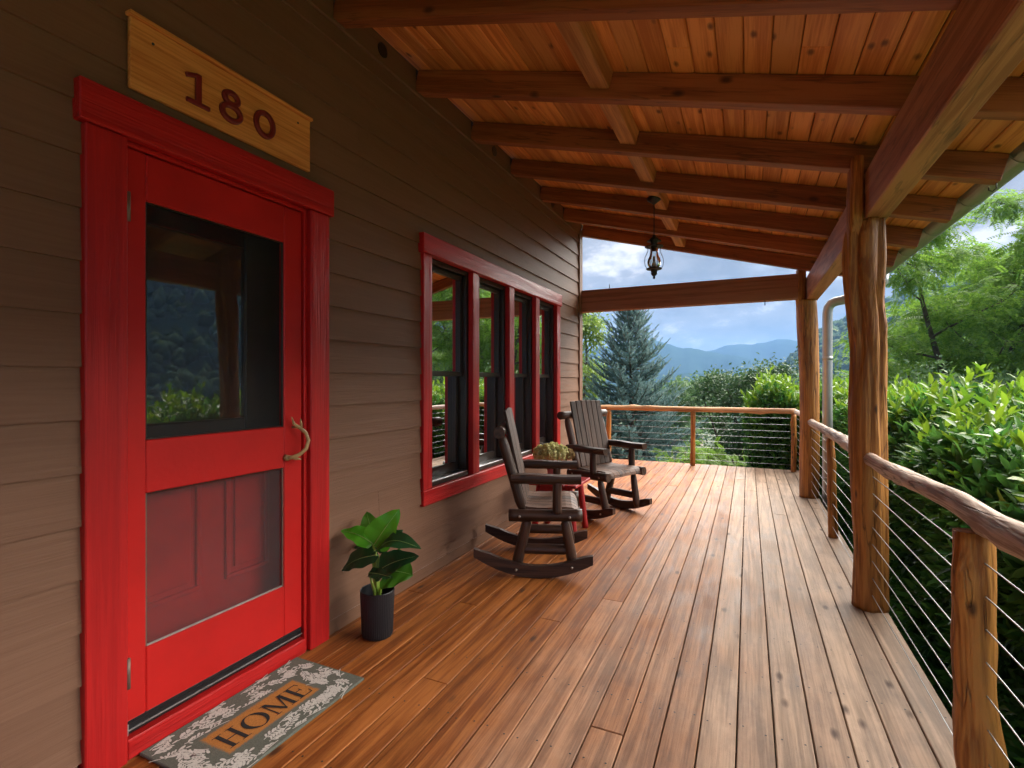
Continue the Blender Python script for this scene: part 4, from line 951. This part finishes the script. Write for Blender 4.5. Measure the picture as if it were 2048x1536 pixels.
def petals(n, c, rad, mt, seed):
    rg = np.random.default_rng(seed); d = rg.normal(size=(n, 3)); d /= np.linalg.norm(d, axis=1)[:, None]; d[:, 2] = np.where(d[:, 2] < -.55, -d[:, 2], d[:, 2])
    P = d * rad * (1 + .22 * np.sin(d[:, :1] * 9 + seed) * np.sin(d[:, 1:2] * 8) + rg.normal(size=(n, 1)) * .05)
    V = []; T = []
    t1 = rg.normal(size=(n, 3)); nn = d / np.linalg.norm(d, axis=1)[:, None] + .5 * rg.normal(size=(n, 3)); nn /= np.linalg.norm(nn, axis=1)[:, None]
    t1 = np.cross(nn, t1); t1 /= np.linalg.norm(t1, axis=1)[:, None]; t2 = np.cross(nn, t1); s_ = .011
    Vv = np.stack([P - t1 * s_, P + t2 * s_ + nn * .004, P + t1 * s_, P - t2 * s_ + nn * .004], 1).reshape(-1, 3)
    return fast_mesh('flower_head', Vv, np.arange(4 * n).reshape(-1, 4))
for i, (dx, dy, dz, r_, mt) in enumerate(((-.10, -.03, .215, .080, 'hyd'), (-.02, -.04, .225, .088, 'hyd'), (.065, .0, .22, .080, 'hyd'), (.13, .03, .21, .055, 'hyd2'), (-.03, .07, .235, .075, 'hyd'))):
    c = Vector((-1.62 + dx, 4.42 + dy, .4505 + dz)); h_ = link('flower_head', petals(900, c, r_ * .88, mt, i), M[mt], fl, c)
    core = link('flower_core', mesh('flower_core', *tube_geo([(0, 0, -r_ * .75), (0, 0, -r_ * .4), (0, 0, r_ * .2), (0, 0, r_ * .65)], [r_ * .3, r_ * .75, r_ * .8, r_ * .3], 10), True), M[mt], h_, c)
    tube('stem', [(-1.62, 4.42, .49), c - Vector((0, 0, r_ * .5))], .005, M['stem'], fl, 6)

# ================================================================== hanging lantern
LX, LY = -.768, 4.70
lt_ = tag(empty('lantern', (LX, LY, 2.28)), 'black hurricane lantern with clear glass hanging from porch ceiling', 'lantern')
def lathe(name, prof, mat, parent, base, sg_=24, smooth=True):
    V = []; Fc = []
    for (r_, z) in prof:
        for k in range(sg_): th = 2 * math.pi * k / sg_; V.append((r_ * math.cos(th), r_ * math.sin(th), z))
    for i in range(len(prof) - 1):
        for k in range(sg_): k2 = (k + 1) % sg_; Fc.append([i * sg_ + k, i * sg_ + k2, (i + 1) * sg_ + k2, (i + 1) * sg_ + k])
    return link(name, mesh(name, V, Fc, smooth), mat, parent, base)
cz_ = rz(LX) + .05
lathe('canopy', [(0, .004), (.062, .004), (.062, -.016), (.045, -.03), (.018, -.05), (.006, -.06), (0, -.06)], M['black'], lt_, (LX, LY, cz_))
tube('chain', [(LX, LY, cz_ - .05), (LX, LY, 2.62)], .0045, M['black'], lt_, 8)
lathe('cap', [(0, .40), (.012, .39), (.018, .375), (.038, .36), (.042, .345), (.030, .335), (.028, .30), (.022, .25), (.020, .25)], M['black'], lt_, (LX, LY, 2.25))
lathe('smoke_ring', [(.030, .352), (.062, .340), (.064, .336), (.030, .346)], M['black'], lt_, (LX, LY, 2.25))
lathe('collar_ring', [(.024, .300), (.078, .292), (.082, .287), (.078, .284), (.024, .294)], M['black'], lt_, (LX, LY, 2.25))
lathe('chimney', [(.034, .275), (.034, .235), (.040, .205), (.054, .175), (.060, .150), (.056, .125), (.042, .103), (.034, .098)], M['lampglass'], lt_, (LX, LY, 2.25), 28)
lathe('burner', [(0, .20), (.010, .20), (.012, .15), (.02, .13), (.022, .10)], plain('pale_burner', (.55, .55, .5), .4), lt_, (LX, LY, 2.25))
lathe('font', [(0, .104), (.034, .104), (.066, .094), (.070, .088), (.064, .083), (.030, .080), (.026, .055), (.028, .045), (.018, .03), (.008, .022), (.012, .012), (.008, .0), (0, -.002)], M['black'], lt_, (LX, LY, 2.25))
for k in range(4):
    a_ = k * math.pi / 2 + .5; c_, s_ = math.cos(a_), math.sin(a_)
    tube('guard_wire', [(LX + c_ * r_, LY + s_ * r_, 2.25 + z) for r_, z in ((.066, .09), (.080, .115), (.087, .15), (.082, .19), (.066, .225), (.055, .25), (.06, .288))], .0028, M['black'], lt_, 6)
# ================================================================== vegetation
def leaves_mesh(name, P, D, Nn, Ln, tmpl, tris, mat_index=None):
    """bake a leaf template (t along, s across, u up; unit length) at every point"""
    D = D / np.linalg.norm(D, axis=1)[:, None]; Sd = np.cross(D, Nn); Sd /= np.linalg.norm(Sd, axis=1)[:, None] + 1e-9; U = np.cross(Sd, D)
    tm = np.asarray(tmpl, float); n = len(P)
    V = P[:, None, :] + Ln[:, None, None] * (tm[None, :, 0:1] * D[:, None, :] + tm[None, :, 1:2] * Sd[:, None, :] + tm[None, :, 2:3] * U[:, None, :])
    T = (np.asarray(tris)[None] + (np.arange(n) * len(tm))[:, None, None]).reshape(-1, len(tris[0]))
    mi = np.repeat(mat_index, len(tris)) if mat_index is not None else None
    return fast_mesh(name, V.reshape(-1, 3), T, False, mi)
def unit(v): return v / (np.linalg.norm(v, axis=-1, keepdims=True) + 1e-9)
LEAF = [(0, 0, 0), (.32, .17, .05), (.32, 0, .0), (.32, -.17, .05), (.70, .13, .03), (.70, 0, -.02), (.70, -.13, .03), (1, 0, -.10)]
LEAF_T = [(0, 2, 1), (0, 3, 2), (1, 2, 5), (1, 5, 4), (2, 3, 6), (2, 6, 5), (4, 5, 7), (5, 6, 7)]
SMALL = [(0, 0, 0), (.45, .30, .06), (1, 0, -.05), (.45, -.30, .06)]; SMALL_T = [(0, 2, 1), (0, 3, 2)]
# ------------------------------------------------------------------ laurel hedge
M['laurel'] = leafmat('laurel_leaf', (.028, .110, .022), (.125, .300, .050), .36, .45, .4)
M['laurel_y'] = leafmat('laurel_young_leaf', (.10, .23, .018), (.24, .37, .026), .35, .42, .5)
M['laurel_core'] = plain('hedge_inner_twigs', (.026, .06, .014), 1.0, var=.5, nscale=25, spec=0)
def laurel(name, loc, label, pathpts, zb, ztop_f, half, n_side, n_top, face_dir, seed, young=.5, n_parts=300):
    """a clipped but shaggy hedge along a polyline in plan; shoots carry spiralled leaves"""
    rg = np.random.default_rng(seed); root = tag(empty(name, loc), label, 'hedge'); o0 = np.array(loc)
    P2 = np.array(pathpts, float); seg = np.linalg.norm(np.diff(P2, axis=0), axis=1); cum = np.concatenate([[0], np.cumsum(seg)]); tot = cum[-1]
    def at(s):
        i = np.clip(np.searchsorted(cum, s, side='right') - 1, 0, len(seg) - 1); t = (s - cum[i]) / seg[i]
        d = unit(np.diff(P2, axis=0)[i]); p = P2[i] + (P2[i + 1] - P2[i]) * t[:, None]; return p, np.stack([d[:, 1], -d[:, 0]], -1) * face_dir
    def nz(a, b): return .5 * np.sin(a * 2.3 + seed) * np.sin(b * 2.1 + 1.3 * seed) + .3 * np.sin(a * 5.1 + 2 + seed) * np.cos(b * 4.7) + .2 * np.sin(a * 9.7 + b * 8.3)
    sp, sdir, syoung, slen = [], [], [], []
    s = rg.uniform(0, tot, n_side); p, nrm = at(s); zt = ztop_f(s); z = zb + (zt - zb) * rg.uniform(0, 1, n_side) ** .8
    depth = rg.choice([0, 1], n_side, p=[.72, .28]) * rg.uniform(.08, .22, n_side)
    off = half + .09 * nz(s * 1.6, z * 2.2) - depth - .18 * ss(-.35, 0, z - zt)
    pos = np.concatenate([p + nrm * off[:, None], z[:, None]], 1); d = np.concatenate([nrm, np.full((n_side, 1), .35)], 1) + rg.normal(size=(n_side, 3)) * .55
    d[:, 2] += .9 * ss(-.6, 0, z - zt)
    sp.append(pos); sdir.append(unit(d)); syoung.append(rg.uniform(0, 1, n_side) < .05 * ss(-.5, 0, z - zt) * 4); slen.append(rg.uniform(.10, .17, n_side))
    s = rg.uniform(0, tot, n_top); p, nrm = at(s); v = rg.uniform(-1, 1, n_top); zt = ztop_f(s) + .10 * nz(s * 2.0, v * 2.5) - .22 * np.abs(v) ** 3
    pos = np.concatenate([p + nrm * (v * half)[:, None], zt[:, None]], 1); d = np.stack([rg.normal(size=n_top) * .32, rg.normal(size=n_top) * .32, np.ones(n_top)], -1)
    up = rg.uniform(0, 1, n_top); pos[:, 2] += .26 * up ** 3 - .06
    sp.append(pos); sdir.append(unit(d)); syoung.append(up > 1 - young); slen.append(.13 + .20 * up)
    sp = np.concatenate(sp); sdir = np.concatenate(sdir); sy = np.concatenate(syoung); sl_ = np.concatenate(slen); ns = len(sp)
    k = 9; a_ref = np.where(np.abs(sdir[:, 2:3]) < .9, np.array([[0, 0, 1.]]), np.array([[1., 0, 0]])); e1 = unit(np.cross(sdir, a_ref)); e2 = np.cross(sdir, e1)
    Pl, Dl, Nl, Ll, Yl = [], [], [], [], []
    ph = rg.uniform(0, 6.28, ns)
    for j in range(k):
        t = (j + .5) / k; th = ph + j * 2.4 + rg.normal(size=ns) * .25; rad = e1 * np.cos(th)[:, None] + e2 * np.sin(th)[:, None]
        sprd = (1.15 - .75 * t) + rg.normal(size=ns) * .15
        D = unit(sdir * np.cos(sprd)[:, None] + rad * np.sin(sprd)[:, None] + np.array([0, 0, -.12]))
        Pl.append(sp + sdir * ((t - .45) * sl_)[:, None]); Dl.append(D); Nl.append(unit(sdir - rad * .35 + rg.normal(size=(ns, 3)) * .18)); Ll.append(rg.uniform(.055, .135, ns) * (1 - .25 * (t > .85)) * (1 + .25 * (sdir[:, 2] > .8))); Yl.append(sy & (t > .22))
    Pl, Dl, Nl, Ll, Yl = map(np.concatenate, (Pl, Dl, Nl, Ll, Yl))
    # the leaves that show largest are picked out one by one
    rel = Pl - np.array([0, 0, CAMH]); dpt = rel[:, 0] * -SA + rel[:, 1] * CA; ix = CX + F * (rel[:, 0] * CA + rel[:, 1] * SA) / np.maximum(dpt, .1); iy = HZ - F * rel[:, 2] / np.maximum(dpt, .1)
    see = (dpt > .5) & (ix > 0) & (ix < 2048) & (iy > 0) & (iy < 1536)
    depth_in = np.abs((Nl * unit(-rel)).sum(1)); score = np.where(see, Ll / np.maximum(dpt, .5) * (.3 + .7 * depth_in), 0)
    pick = np.argsort(-score)[:n_parts]; pick = pick[score[pick] > 0]; keep = np.ones(len(Pl), bool); keep[pick] = False
    me_a = mesh('leaf', [(q[0], q[1], q[2]) for q in LEAF], [list(t) for t in LEAF_T]); me_a.materials.append(M['laurel']); me_b = me_a.copy(); me_b.materials.clear(); me_b.materials.append(M['laurel_y'])
    for i in pick:
        D = Vector(Dl[i]).normalized(); Sv = D.cross(Vector(Nl[i])).normalized(); U = Sv.cross(D); mtx = Matrix((D, Sv, U)).transposed()
        o = bpy.data.objects.new('leaf', me_b if Yl[i] else me_a); COL.objects.link(o); o.parent = root; o.location = Pl[i] - o0; o.rotation_mode = 'QUATERNION'; o.rotation_quaternion = mtx.to_quaternion(); o.scale = [Ll[i]] * 3
    me = leaves_mesh('foliage', (Pl - o0)[keep], Dl[keep], Nl[keep], Ll[keep], LEAF, LEAF_T, Yl[keep].astype(int)); me.materials.append(M['laurel']); me.materials.append(M['laurel_y'])
    tag(link('foliage', me, None, root, loc), kind='stuff')
    # woody core
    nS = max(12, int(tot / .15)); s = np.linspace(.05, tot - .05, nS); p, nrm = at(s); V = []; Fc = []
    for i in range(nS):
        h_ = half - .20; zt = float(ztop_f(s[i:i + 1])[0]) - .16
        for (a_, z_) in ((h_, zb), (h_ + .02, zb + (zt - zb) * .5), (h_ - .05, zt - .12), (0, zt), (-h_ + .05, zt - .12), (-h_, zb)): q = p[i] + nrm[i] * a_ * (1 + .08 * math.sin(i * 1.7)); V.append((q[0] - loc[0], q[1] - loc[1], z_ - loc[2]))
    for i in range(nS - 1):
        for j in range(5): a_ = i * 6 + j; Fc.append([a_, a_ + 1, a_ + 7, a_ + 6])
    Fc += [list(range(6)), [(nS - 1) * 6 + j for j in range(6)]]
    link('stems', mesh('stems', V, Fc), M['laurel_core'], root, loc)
    return root
laurel('laurel_hedge', (1.95, 5, -1.9), 'glossy green laurel hedge growing along the right railing', [(2.05, 1.6), (1.98, 4), (1.95, 7), (1.75, 9.2)], -1.15,
       lambda s: .85 + .12 * np.sin(s * 1.3 + .4) + .08 * np.sin(s * 3.1) + .22 * ss(2.2, 3.4, s) * (1 - ss(4.2, 5.2, s)), .78, 4600, 1500, -1, 3, .26)
laurel('laurel_hedge', (.6, 9.9, -1.9), 'laurel bush with bright shoots beyond the far rail by the corner post', [(-.05, 9.75), (.9, 9.75), (2.2, 9.9)], -1.5,
       lambda s: 1.06 + .10 * np.sin(s * 2.3 + 1.0) + .06 * np.sin(s * 6) - .35 * (1 - ss(0, .35, s)), .62, 1200, 520, 1, 9, .45)
# ------------------------------------------------------------------ blue spruce
M['bark'] = plain('grey_bark', (.085, .065, .05), .9, var=.4, nscale=8, bump=.6, bscale=25)
M['needle'] = leafmat('blue_spruce_needle', (.09, .185, .170), (.24, .37, .36), .6, .15, .3)
M['twig'] = plain('spruce_twig', (.10, .075, .05), .9)
def spruce(loc, height, base_r, seed, label):
    rg = np.random.default_rng(seed); root = tag(empty('spruce_tree', loc), label, 'tree')
    tube('trunk', [Vector(loc), Vector(loc) + Vector((.02, 0, height * .5)), Vector(loc) + Vector((0, 0, height * .98))], [.13, .07, .012], M['bark'], root, 10)
    TP, TD, TL = [], [], []; br = MB()
    z = height * .03
    while z < height * .985:
        f_ = 1 - z / height; rad = base_r * f_ ** .92 + .10; nbr = int(7 + 8 * f_)
        for k in range(nbr):
            a_ = 2 * math.pi * (k + rg.uniform(-.3, .3)) / nbr + z * 7; ln = rad * rg.uniform(.66, 1.18); rise = .10 + .62 * (1 - f_) ** 2.2 + rg.normal() * .10
            n = max(4, int(ln / .10)); pts = []
            for i in range(n + 1):
                t = i / n; pts.append(np.array([math.cos(a_) * ln * t, math.sin(a_) * ln * t, z + ln * (rise * t * (.15 + .85 * t) - .10 * math.sin(math.pi * t))]))
            br.add(*tube_geo([tuple(p) for p in pts[::2] + [pts[-1]]], [.014 * (1 - i / (len(pts[::2]) + 1)) + .003 for i in range(len(pts[::2]) + 1)], 5))
            for i in range(n):
                t = i / n
                if t < .25: continue
                ax = unit(pts[i + 1] - pts[i]); sd_ = unit(np.cross(ax, [0, 0, 1.]))
                for s_ in (-1, 1):
                    q = rg.uniform(.13, .24) * (1.15 - .4 * t) + .03; TP.append(pts[i]); TD.append(unit(ax * .75 + sd_ * s_ * .75 + np.array([0, 0, .28 + rg.normal() * .18]))); TL.append(q)
                if rg.uniform() < .5: TP.append(pts[i]); TD.append(unit(ax * .6 + np.array([rg.normal() * .3, rg.normal() * .3, .8]))); TL.append(rg.uniform(.10, .18))
            TP.append(pts[-1]); TD.append(unit(pts[-1] - pts[-2])); TL.append(.16)
        z += (.14 + .065 * f_) * rg.uniform(.85, 1.15)
    for k in range(5): TP.append(np.array([0, 0, height * .95])); TD.append(unit(np.array([math.cos(k * 1.26) * .4, math.sin(k * 1.26) * .4, 1]))); TL.append(.22)
    TP.append(np.array([0, 0, height * .95])); TD.append(np.array([0, 0, 1.])); TL.append(.40)
    TP, TD, TL = np.array(TP), np.array(TD), np.array(TL)
    # needled twig: spindle of needles pointing forward and out
    tm = []; tr = []
    nn_ = 44
    for i in range(nn_):
        t = .05 + .93 * i / nn_; th = i * 2.4; c_, s_ = math.cos(th), math.sin(th); ln = .17 * (1 - .5 * t) + .02; px_, py_ = -s_ * .042, c_ * .042; b0 = len(tm)
        tm += [(t, px_, py_), (t, -px_, -py_), (t + .10, c_ * ln, s_ * ln)]; tr.append((b0, b0 + 1, b0 + 2))
    b0 = len(tm); tm += [(0, .07, 0), (0, -.035, .06), (0, -.035, -.06), (1.0, 0, 0)]; tr += [(b0, b0 + 1, b0 + 3), (b0 + 1, b0 + 2, b0 + 3), (b0 + 2, b0, b0 + 3)]
    me = leaves_mesh('crown', TP, TD, unit(RNG.normal(size=TP.shape)), TL * 1.25, tm, tr); me.materials.append(M['needle'])
    # a twig is many islands: colour by clump instead of by needle
    link('branches', mesh('branches', br.V, br.F, True), M['twig'], root, loc)
    tag(link('crown', me, None, root, loc), kind='stuff')
    print('spruce twigs', len(TP))
spruce((-2.95, 14.2, -2.9), 6.62, 2.55, 4, 'blue green spruce tree beyond the far railing')
# ------------------------------------------------------------------ broadleaf trees
def limb_tree(name, loc, label, height, crown, leaf, n_leaf, mat, seed, trunks=1, trunk_r=.14, lean=0.0, crown_z=(.35, 1.0), group=None, flatness=1.0, cluster=.5, n_cl=90, tmpl=None, tris=None, cat='tree', bark='bark', drop=.3):
    """tapered trunks that fork into limbs; leaves in clumps round the limb ends"""
    rg = np.random.default_rng(seed); root = tag(empty(name, loc), label, cat, group); wd = MB(); ends = []
    for tnk in range(trunks):
        a0 = rg.uniform(0, 6.28); sp_ = (.10 + .12 * (trunks > 1)) + lean
        p = np.array([math.cos(a0) * .12 * (trunks > 1), math.sin(a0) * .12 * (trunks > 1), -.2]); d = unit(np.array([math.cos(a0) * sp_, math.sin(a0) * sp_, 1])); pts = [p.copy()]; n = 9
        for i in range(n):
            d = unit(d + rg.normal(size=3) * .07 + np.array([0, 0, .05])); p = p + d * height * .9 / n; pts.append(p.copy())
        rads = [trunk_r * (1 - .85 * (i / n) ** .8) + .01 for i in range(n + 1)]; wd.add(*tube_geo([tuple(q) for q in pts], rads, 8))
        nl = max(5, int(n_cl / trunks / 6))
        for j in range(nl):
            t = crown_z[0] + (crown_z[1] - crown_z[0]) * (j + rg.uniform(0, .9)) / nl; t = min(t, .97); q = pts[0] + 0; i = min(int(t * n), n - 1); q = pts[i] + (pts[i + 1] - pts[i]) * (t * n - i)
            u = (t - crown_z[0]) / max(.01, crown_z[1] - crown_z[0]); env = math.sin(math.pi * min(1, .15 + u * .85) ** .85) ** .6
            ln = crown * (.35 + .65 * env) * rg.uniform(.7, 1.1); a_ = j * 2.4 + rg.uniform(-.4, .4); dd = unit(np.array([math.cos(a_), math.sin(a_), (.25 + .7 * u) * flatness])); lp = [q.copy()]
            for k in range(5): dd = unit(dd + rg.normal(size=3) * .16); lp.append(lp[-1] + dd * ln / 5)
            wd.add(*tube_geo([tuple(v) for v in lp], [rads[i] * .42 * (1 - .8 * k / 5) + .005 for k in range(6)], 6))
            for k in range(2, 6):
                ends.append(lp[k])
                for _ in range(2):
                    a2 = rg.normal(size=3); a2[2] = abs(a2[2]) * .5 * flatness; e = lp[k] + unit(a2) * ln * rg.uniform(.15, .34); ends.append(e); wd.add(*tube_geo([tuple(lp[k]), tuple((lp[k] + e) / 2 + rg.normal(size=3) * .03), tuple(e)], [.014, .009, .004], 4))
    ends = np.array(ends); ci = rg.integers(0, len(ends), n_leaf); csz = rg.uniform(.5, 1.2, len(ends))[ci] * cluster
    off = rg.normal(size=(n_leaf, 3)) * np.array([1, 1, .55 * flatness + .1]) * csz[:, None] * .55; P = ends[ci] + off
    D = unit(off * .6 / csz[:, None] + rg.normal(size=(n_leaf, 3)) * .6 + np.array([0, 0, -drop])); Nn = unit(np.array([0, 0, 1.]) + rg.normal(size=(n_leaf, 3)) * .45)
    me = leaves_mesh('crown', P, D, Nn, rg.uniform(.7, 1.25, n_leaf) * leaf, tmpl or SMALL, tris or SMALL_T); me.materials.append(mat)
    link('trunk', mesh('trunk', wd.V, wd.F, True), M[bark], root, loc)
    tag(link('crown', me, None, root, loc), kind='stuff')
    return root
# pinnate leaf of a locust: pairs of leaflets along a drooping rib
PIN = []; PIN_T = []
for i in range(8):
    t = .12 + i * .115
    for s_ in (-1, 1):
        b0 = len(PIN); zq = -.25 * t * t; PIN += [(t, 0, zq), (t + .07, s_ * .11, zq + .01), (t + .04, s_ * .25, zq - .03), (t - .035, s_ * .12, zq + .01)]; PIN_T += [(b0, b0 + 2, b0 + 1), (b0, b0 + 3, b0 + 2)]
M['lf_locust'] = leafmat('locust_leaf', (.095, .22, .025), (.26, .42, .06), .5, .5, .4)
M['lf_locust2'] = leafmat('locust_leaf_pale', (.12, .25, .04), (.29, .45, .09), .5, .5, .4)
M['lf_dark'] = leafmat('dark_shrub_leaf', (.040, .095, .034), (.11, .19, .075), .5, .3, .3)
M['lf_birch'] = leafmat('yellow_green_leaf', (.10, .19, .03), (.24, .33, .06), .5, .4, .4)
M['lf_soft'] = leafmat('soft_green_leaf', (.08, .16, .06), (.17, .27, .11), .6, .4, .3)
M['lf_lime'] = leafmat('lime_fern_leaf', (.11, .23, .03), (.22, .36, .05), .5, .4, .4)
def gpos(x, t, dz=0.0):
    r = (x - CX) / F; X = (r * CA - SA) * t; Y = (r * SA + CA) * t; return (X, Y, float(ground_z(X, Y)) + dz)
def tall(loc, y, t): return CAMH + (HZ - y) / F * t - loc[2]
p = gpos(1935, 17); limb_tree('locust_tree', p, 'twin trunked locust tree with feathery leaves right of near post', tall(p, 392, 17), 3.0, .46, 4300, M['lf_locust'], 11, 2, .17, .03, (.30, 1.0), 'feathery locust trees on the right', .85, .58, 140, PIN, PIN_T)
p = gpos(2030, 19.5); limb_tree('locust_tree', p, 'leaning locust tree at the right picture edge', tall(p, 330, 19.5), 3.3, .48, 4500, M['lf_locust2'], 17, 2, .21, .05, (.32, 1.0), 'feathery locust trees on the right', .85, .60, 140, PIN, PIN_T)
p = gpos(2200, 16); limb_tree('locust_tree', p, 'locust tree beyond the right picture edge', tall(p, 300, 16), 3.0, .34, 4200, M['lf_locust'], 23, 1, .2, .03, (.30, 1.0), 'feathery locust trees on the right', .45, .8, 100, PIN, PIN_T)
p = gpos(1875, 21.5); limb_tree('locust_tree', p, 'slender locust tree filling the gap left of the twin trunked one', tall(p, 455, 21.5), 3.2, .48, 3600, M['lf_locust'], 31, 1, .16, .02, (.25, 1.0), 'feathery locust trees on the right', .85, .65, 120, PIN, PIN_T)
p = gpos(1805, 24); limb_tree('broadleaf_tree', p, 'low pale green tree behind near post and hedge', tall(p, 650, 24), 2.6, .32, 3600, M['lf_locust2'], 29, 1, .13, .05, (.25, 1.0), None, .45, .8, 80, PIN, PIN_T)
for i, (x, y, t, c_, mt, lb) in enumerate(((1850, 722, 15, 2.0, 'lf_soft', 'soft green shrub below the twin trunked tree'), (1990, 735, 14.5, 2.2, 'lf_soft', 'soft green shrub under the leaning tree'), (2130, 700, 14, 2.2, 'lf_soft', 'soft green shrub outside right edge'), (1720, 745, 21, 2.4, 'lf_soft', 'soft green shrub between far post and near post'))):
    p = gpos(x, t); limb_tree('shrub', p, lb, tall(p, y, t), c_, .12, 11000, M[mt], 40 + i, 3, .05, .08, (.10, 1.0), None, .6, .75, 110, cat='shrub')
p = gpos(1500, 15.5); limb_tree('shrub', p, 'large dark leaved shrub in the centre beyond the far rail', tall(p, 706, 15.5), 1.75, .10, 24000, M['lf_dark'], 50, 4, .05, .05, (.12, 1.0), None, 1.0, .42, 150, cat='shrub')
p = gpos(1430, 16); limb_tree('shrub', p, 'dark leaved shrub with airy shoots left of the centre shrub', tall(p, 702, 16), .85, .085, 4200, M['lf_dark'], 53, 3, .04, .02, (.12, 1.0), None, 1.2, .30, 80, cat='shrub')
p = gpos(1570, 20); limb_tree('shrub', p, 'lighter green shrub behind centre shrub next to far post', tall(p, 712, 20), 1.5, .10, 6500, M['lf_soft'], 57, 3, .05, .03, (.12, 1.0), None, 1.0, .5, 90, cat='shrub')
p = gpos(1166, 22); limb_tree('birch_tree', p, 'yellow green tree rising behind the house corner and spruce', tall(p, 545, 22), 1.35, .16, 5200, M['lf_birch'], 60, 1, .12, .0, (.25, 1.0), None, 1.0, .55, 80)
p = gpos(1110, 24); limb_tree('birch_tree', p, 'yellow green tree mostly hidden by the house corner', tall(p, 560, 24), 2.2, .16, 4000, M['lf_birch'], 61, 1, .12, .0, (.25, 1.0), None, 1.0, .6, 80)
for i, (x, y, t, lb) in enumerate(((1365, 770, 60, 'small hazy tree in the valley right of spruce'), (1395, 766, 52, 'small hazy tree in the valley beside dark shrub'), (1335, 775, 45, 'small hazy tree in the valley against spruce branches'), (1650, 760, 40, 'hazy tree between the downspout and near post'))):
    p = gpos(x, t); limb_tree('broadleaf_tree', p, lb, tall(p, y, t), 3.2, .42, 3200, M['lf_soft'], 70 + i, 1, .2, .0, (.2, 1.0), 'trees down in the valley', 1.0, 1.2, 70)
# fern like low plants beyond the far railing and at the hedge foot
p = (-.35, 10.1, -2.3); limb_tree('shrub', p, 'lime green feathery shrub seen through the far railing cables', 2.72, .95, .20, 1500, M['lf_lime'], 80, 4, .03, .1, (.2, 1.0), None, .6, .45, 70, PIN, PIN_T, cat='shrub')
p = (-.95, 11.2, -2.5); limb_tree('shrub', p, 'dim green feathery shrub behind middle baluster of far railing', 2.85, .8, .20, 1100, M['lf_locust'], 81, 4, .03, .1, (.2, 1.0), None, .6, .45, 60, PIN, PIN_T, cat='shrub')
p = (1.15, 2.75, -1.95); limb_tree('shrub', p, 'low lime green plant at hedge foot in bottom right corner', 1.05, .45, .10, 1600, M['lf_lime'], 83, 4, .015, .15, (.2, 1.0), None, .8, .25, 50, cat='shrub')
# ------------------------------------------------------------------ house roof far below in the valley
FHX, FHY, FHZ = -9.9, 75.0, -5.4
fh = tag(empty('far_house', (FHX, FHY, -14)), 'distant house with grey roof and red brick chimney just right of spruce', 'house')
box('wall', FHX - 4, FHX + 4, FHY - 3, FHY + 3, -14, FHZ, plain('far_wall', (.25, .2, .17), .8), fh)
mb = MB(); mb.add([(-4.4, -3.6, 0), (4.4, -3.6, 0), (4.4, 3.6, 0), (-4.4, 3.6, 0), (-4.4, 0, 2.2), (4.4, 0, 2.2)], [[0, 1, 5, 4], [2, 3, 4, 5], [0, 4, 3], [1, 2, 5], [3, 2, 1, 0]])
rf_ = mb.build('roof', plain('far_shingle', (.16, .16, .17), .9, var=.2), fh, (FHX, FHY, FHZ + .01))
box('chimney', FHX - 1.2, FHX + .8, FHY - 2.2, FHY - 1.0, FHZ + .4, FHZ + 4.2, plain('far_brick', (.34, .12, .08), .9, var=.3, nscale=6), rf_)
# ------------------------------------------------------------------ forest on the right hill (one far mass)
def forest(n, seed):
    rg = np.random.default_rng(seed); bm = bmesh.new(); bmesh.ops.create_icosphere(bm, subdivisions=2 if False else 1, radius=1); base = np.array([v.co[:] for v in bm.verts]); fc = np.array([[v.index for v in f.verts] for f in bm.faces]); bm.free()
    A = np.where(rg.uniform(0, 1, n) < .6, rg.uniform(-.06, .42, n), rg.uniform(.42, 1.3, n)); Rr = 215 + 520 * rg.uniform(0, 1, n) ** .8; X = Rr * np.sin(A); Y = Rr * np.cos(A); Z = hill_z(X, Y)
    Vs, Ts = [], []
    for i in range(n):
        s_ = rg.uniform(2.6, 5.6); ph = rg.uniform(0, 6.28, 3)
        lump = 1 + .22 * np.sin(base[:, 0] * 5 + ph[0]) * np.sin(base[:, 1] * 5 + ph[1]) + .18 * np.sin(base[:, 2] * 8 + ph[2]) + rg.normal(size=len(base)) * .20
        v = base * lump[:, None] * np.array([s_, s_, s_ * rg.uniform(.9, 1.5)]) + np.array([X[i], Y[i], Z[i] + s_ * .6]); Vs.append(v); Ts.append(fc + i * len(base))
    return fast_mesh('forest', np.concatenate(Vs), np.concatenate(Ts), False)
m = leafmat('hill_forest_leaf', (.022, .060, .022), (.075, .125, .04), .9, .1, .1)
tag(link('forest', forest(11000, 90), m), 'hazy wooded hillside rising behind the right hand trees', 'forest', kind='stuff')
# ------------------------------------------------------------------ the air between here and the mountains
V, Fc = cbox_geo(6000, 6000, 310, 0.0)
hz = link('haze', mesh('haze', V, Fc), None, None, (0, 0, 55))
hm = bpy.data.materials.new('valley_haze'); hm.use_nodes = True; nt = hm.node_tree; nt.nodes.clear(); o = N(nt, 'ShaderNodeOutputMaterial'); pv = N(nt, 'ShaderNodeVolumePrincipled')
pv.inputs['Color'].default_value = (.175, .335, .61, 1); pv.inputs['Density'].default_value = .00046; pv.inputs['Anisotropy'].default_value = .1
L(nt, pv.outputs[0], o.inputs['Volume']); hz.data.materials.append(hm); tag(hz, kind='stuff')
